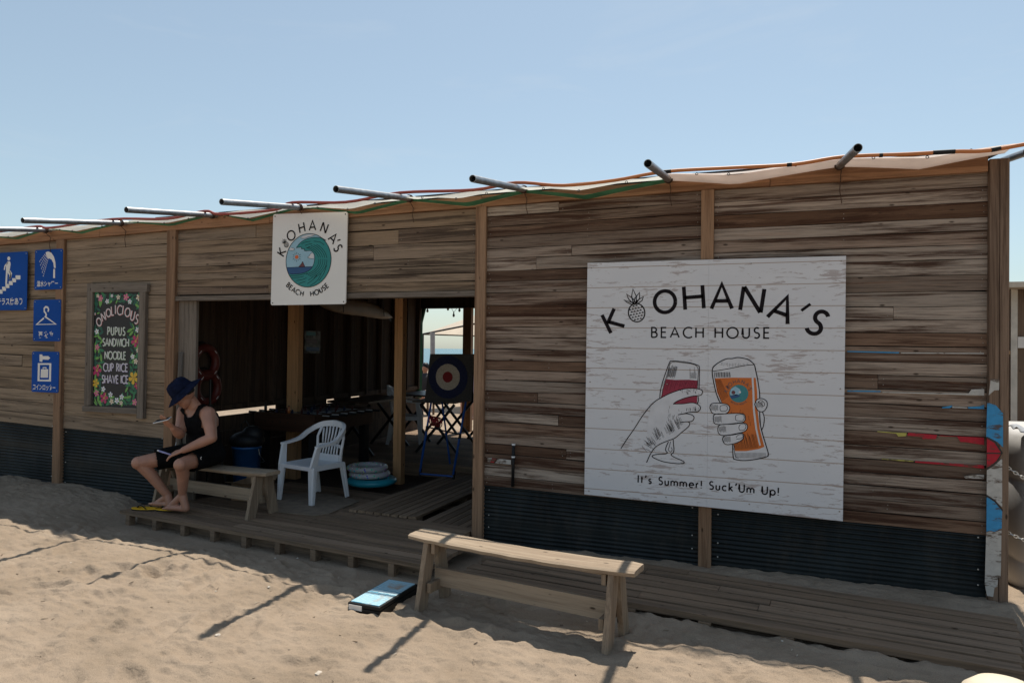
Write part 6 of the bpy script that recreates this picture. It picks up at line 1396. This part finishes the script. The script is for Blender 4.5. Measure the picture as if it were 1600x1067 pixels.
for k, (px, py, r_) in enumerate(((340, 994, .016), (498, 1051, .020), (1222, 1000, .008), (337, 932, .006), (272, 945, .006), (865, 855, .012), (160, 862, .006), (405, 1004, .005), (620, 1010, .005), (110, 900, .007), (420, 925, .010), (465, 866, .009), (430, 866, .008))):
    c = onZ(px, py, -.04); z = hsand(c.x, c.y); rk_ = random.Random(k); b = bmesh.new(); bmesh.ops.create_icosphere(b, subdivisions=2, radius=r_)
    for v_ in b.verts: v_.co *= rk_.uniform(.75, 1.2); v_.co.z *= .6
    me = bpy.data.meshes.new('stone'); b.to_mesh(me); b.free(); me.materials.append(plain('pale_stone', (.50, .44, .37), .8) if 'pale_stone' not in bpy.data.materials else bpy.data.materials['pale_stone'])
    o = bpy.data.objects.new('stone', me); COL.objects.link(o); o.location = (c.x, c.y, z+r_*.25)
    tag(o, ('pale stone just beyond the tip of a pipe shadow', 'largest pale stone on the sand, near the bottom edge', 'tiny pebble on the sunlit sand right of the foreground bench', 'small pale shell in the middle of the left sunlit sand', 'tiny pebble beside the leftmost full pipe shadow',
            'pale pebble in the gap between deck and foreground bench', 'tiny pebble in the shade left of the deck', 'tiny pebble just right of a pipe shadow tip', 'tiny pebble on the sunlit sand below the blue case', 'tiny pebble between two pipe shadows at far left',
            'pale shell on the sand left of the blue case', 'pale shell in the shade below the deck edge, right one of two', 'pale shell in the shade below the deck edge, left one of two')[k], 'stone', 'pebbles on the sand')
# fine litter: bits of straw, bark and shell too small to pick apart
lt = MB(); rr = random.Random(31)
for k in range(420):
    x, y = rr.uniform(-7.4, 1.6), rr.uniform(-3.3, -.7)
    if -5.6 < x < -1.9 and y > -1.05: continue
    z = hsand(x, y)+.003; a_ = rr.uniform(0, 6.28); L = rr.uniform(.004, .018); w_ = rr.uniform(.0015, .005)
    lt.bar((x-L*math.cos(a_), y-L*math.sin(a_), z), (x+L*math.cos(a_), y+L*math.sin(a_), z+rr.uniform(-.001, .004)), w_, w_*.6)
m, n, l, p = new_mat('beach_litter_mix'); tc = node(n, 'TexCoord'); t = node(n, 'TexNoise'); t.inputs['Scale'].default_value = 3.; t.inputs['Detail'].default_value = 2; l.new(tc.outputs['Object'], t.inputs['Vector'])
r = ramp(n, [(.42, (.06, .04, .028)), (.52, (.16, .11, .07)), (.60, (.45, .38, .3))]); l.new(t.outputs[0], r.inputs[0]); l.new(r.outputs[0], p.inputs['Base Color']); p.inputs['Roughness'].default_value = .9
tag(lt.build('beach_litter', m), 'scattered bits of straw, bark and shell on the sand', 'litter', kind='stuff')
c = onZ(1563, 1052, .20); fl = empty('pale_float', (c.x, c.y-.07, hsand(c.x, c.y-.07)-.02), label='cream rounded float in the bottom right corner', cat='float')
hh = .20-fl.location.z
prof = [(.10, 0), (.155, .04), (.172, hh*.55), (.155, hh*.78), (.11, hh*.93), (.05, hh*.985), (.001, hh)]
MB().lathe(prof, 40).build('float_body', plain('cream_float', (.66, .58, .45), .5, 0, .06, 4), fl, smooth=True); MB().torus(.173, .006, (0, 0, hh*.5), 40, 8).build('seam', SIGNI, fl)
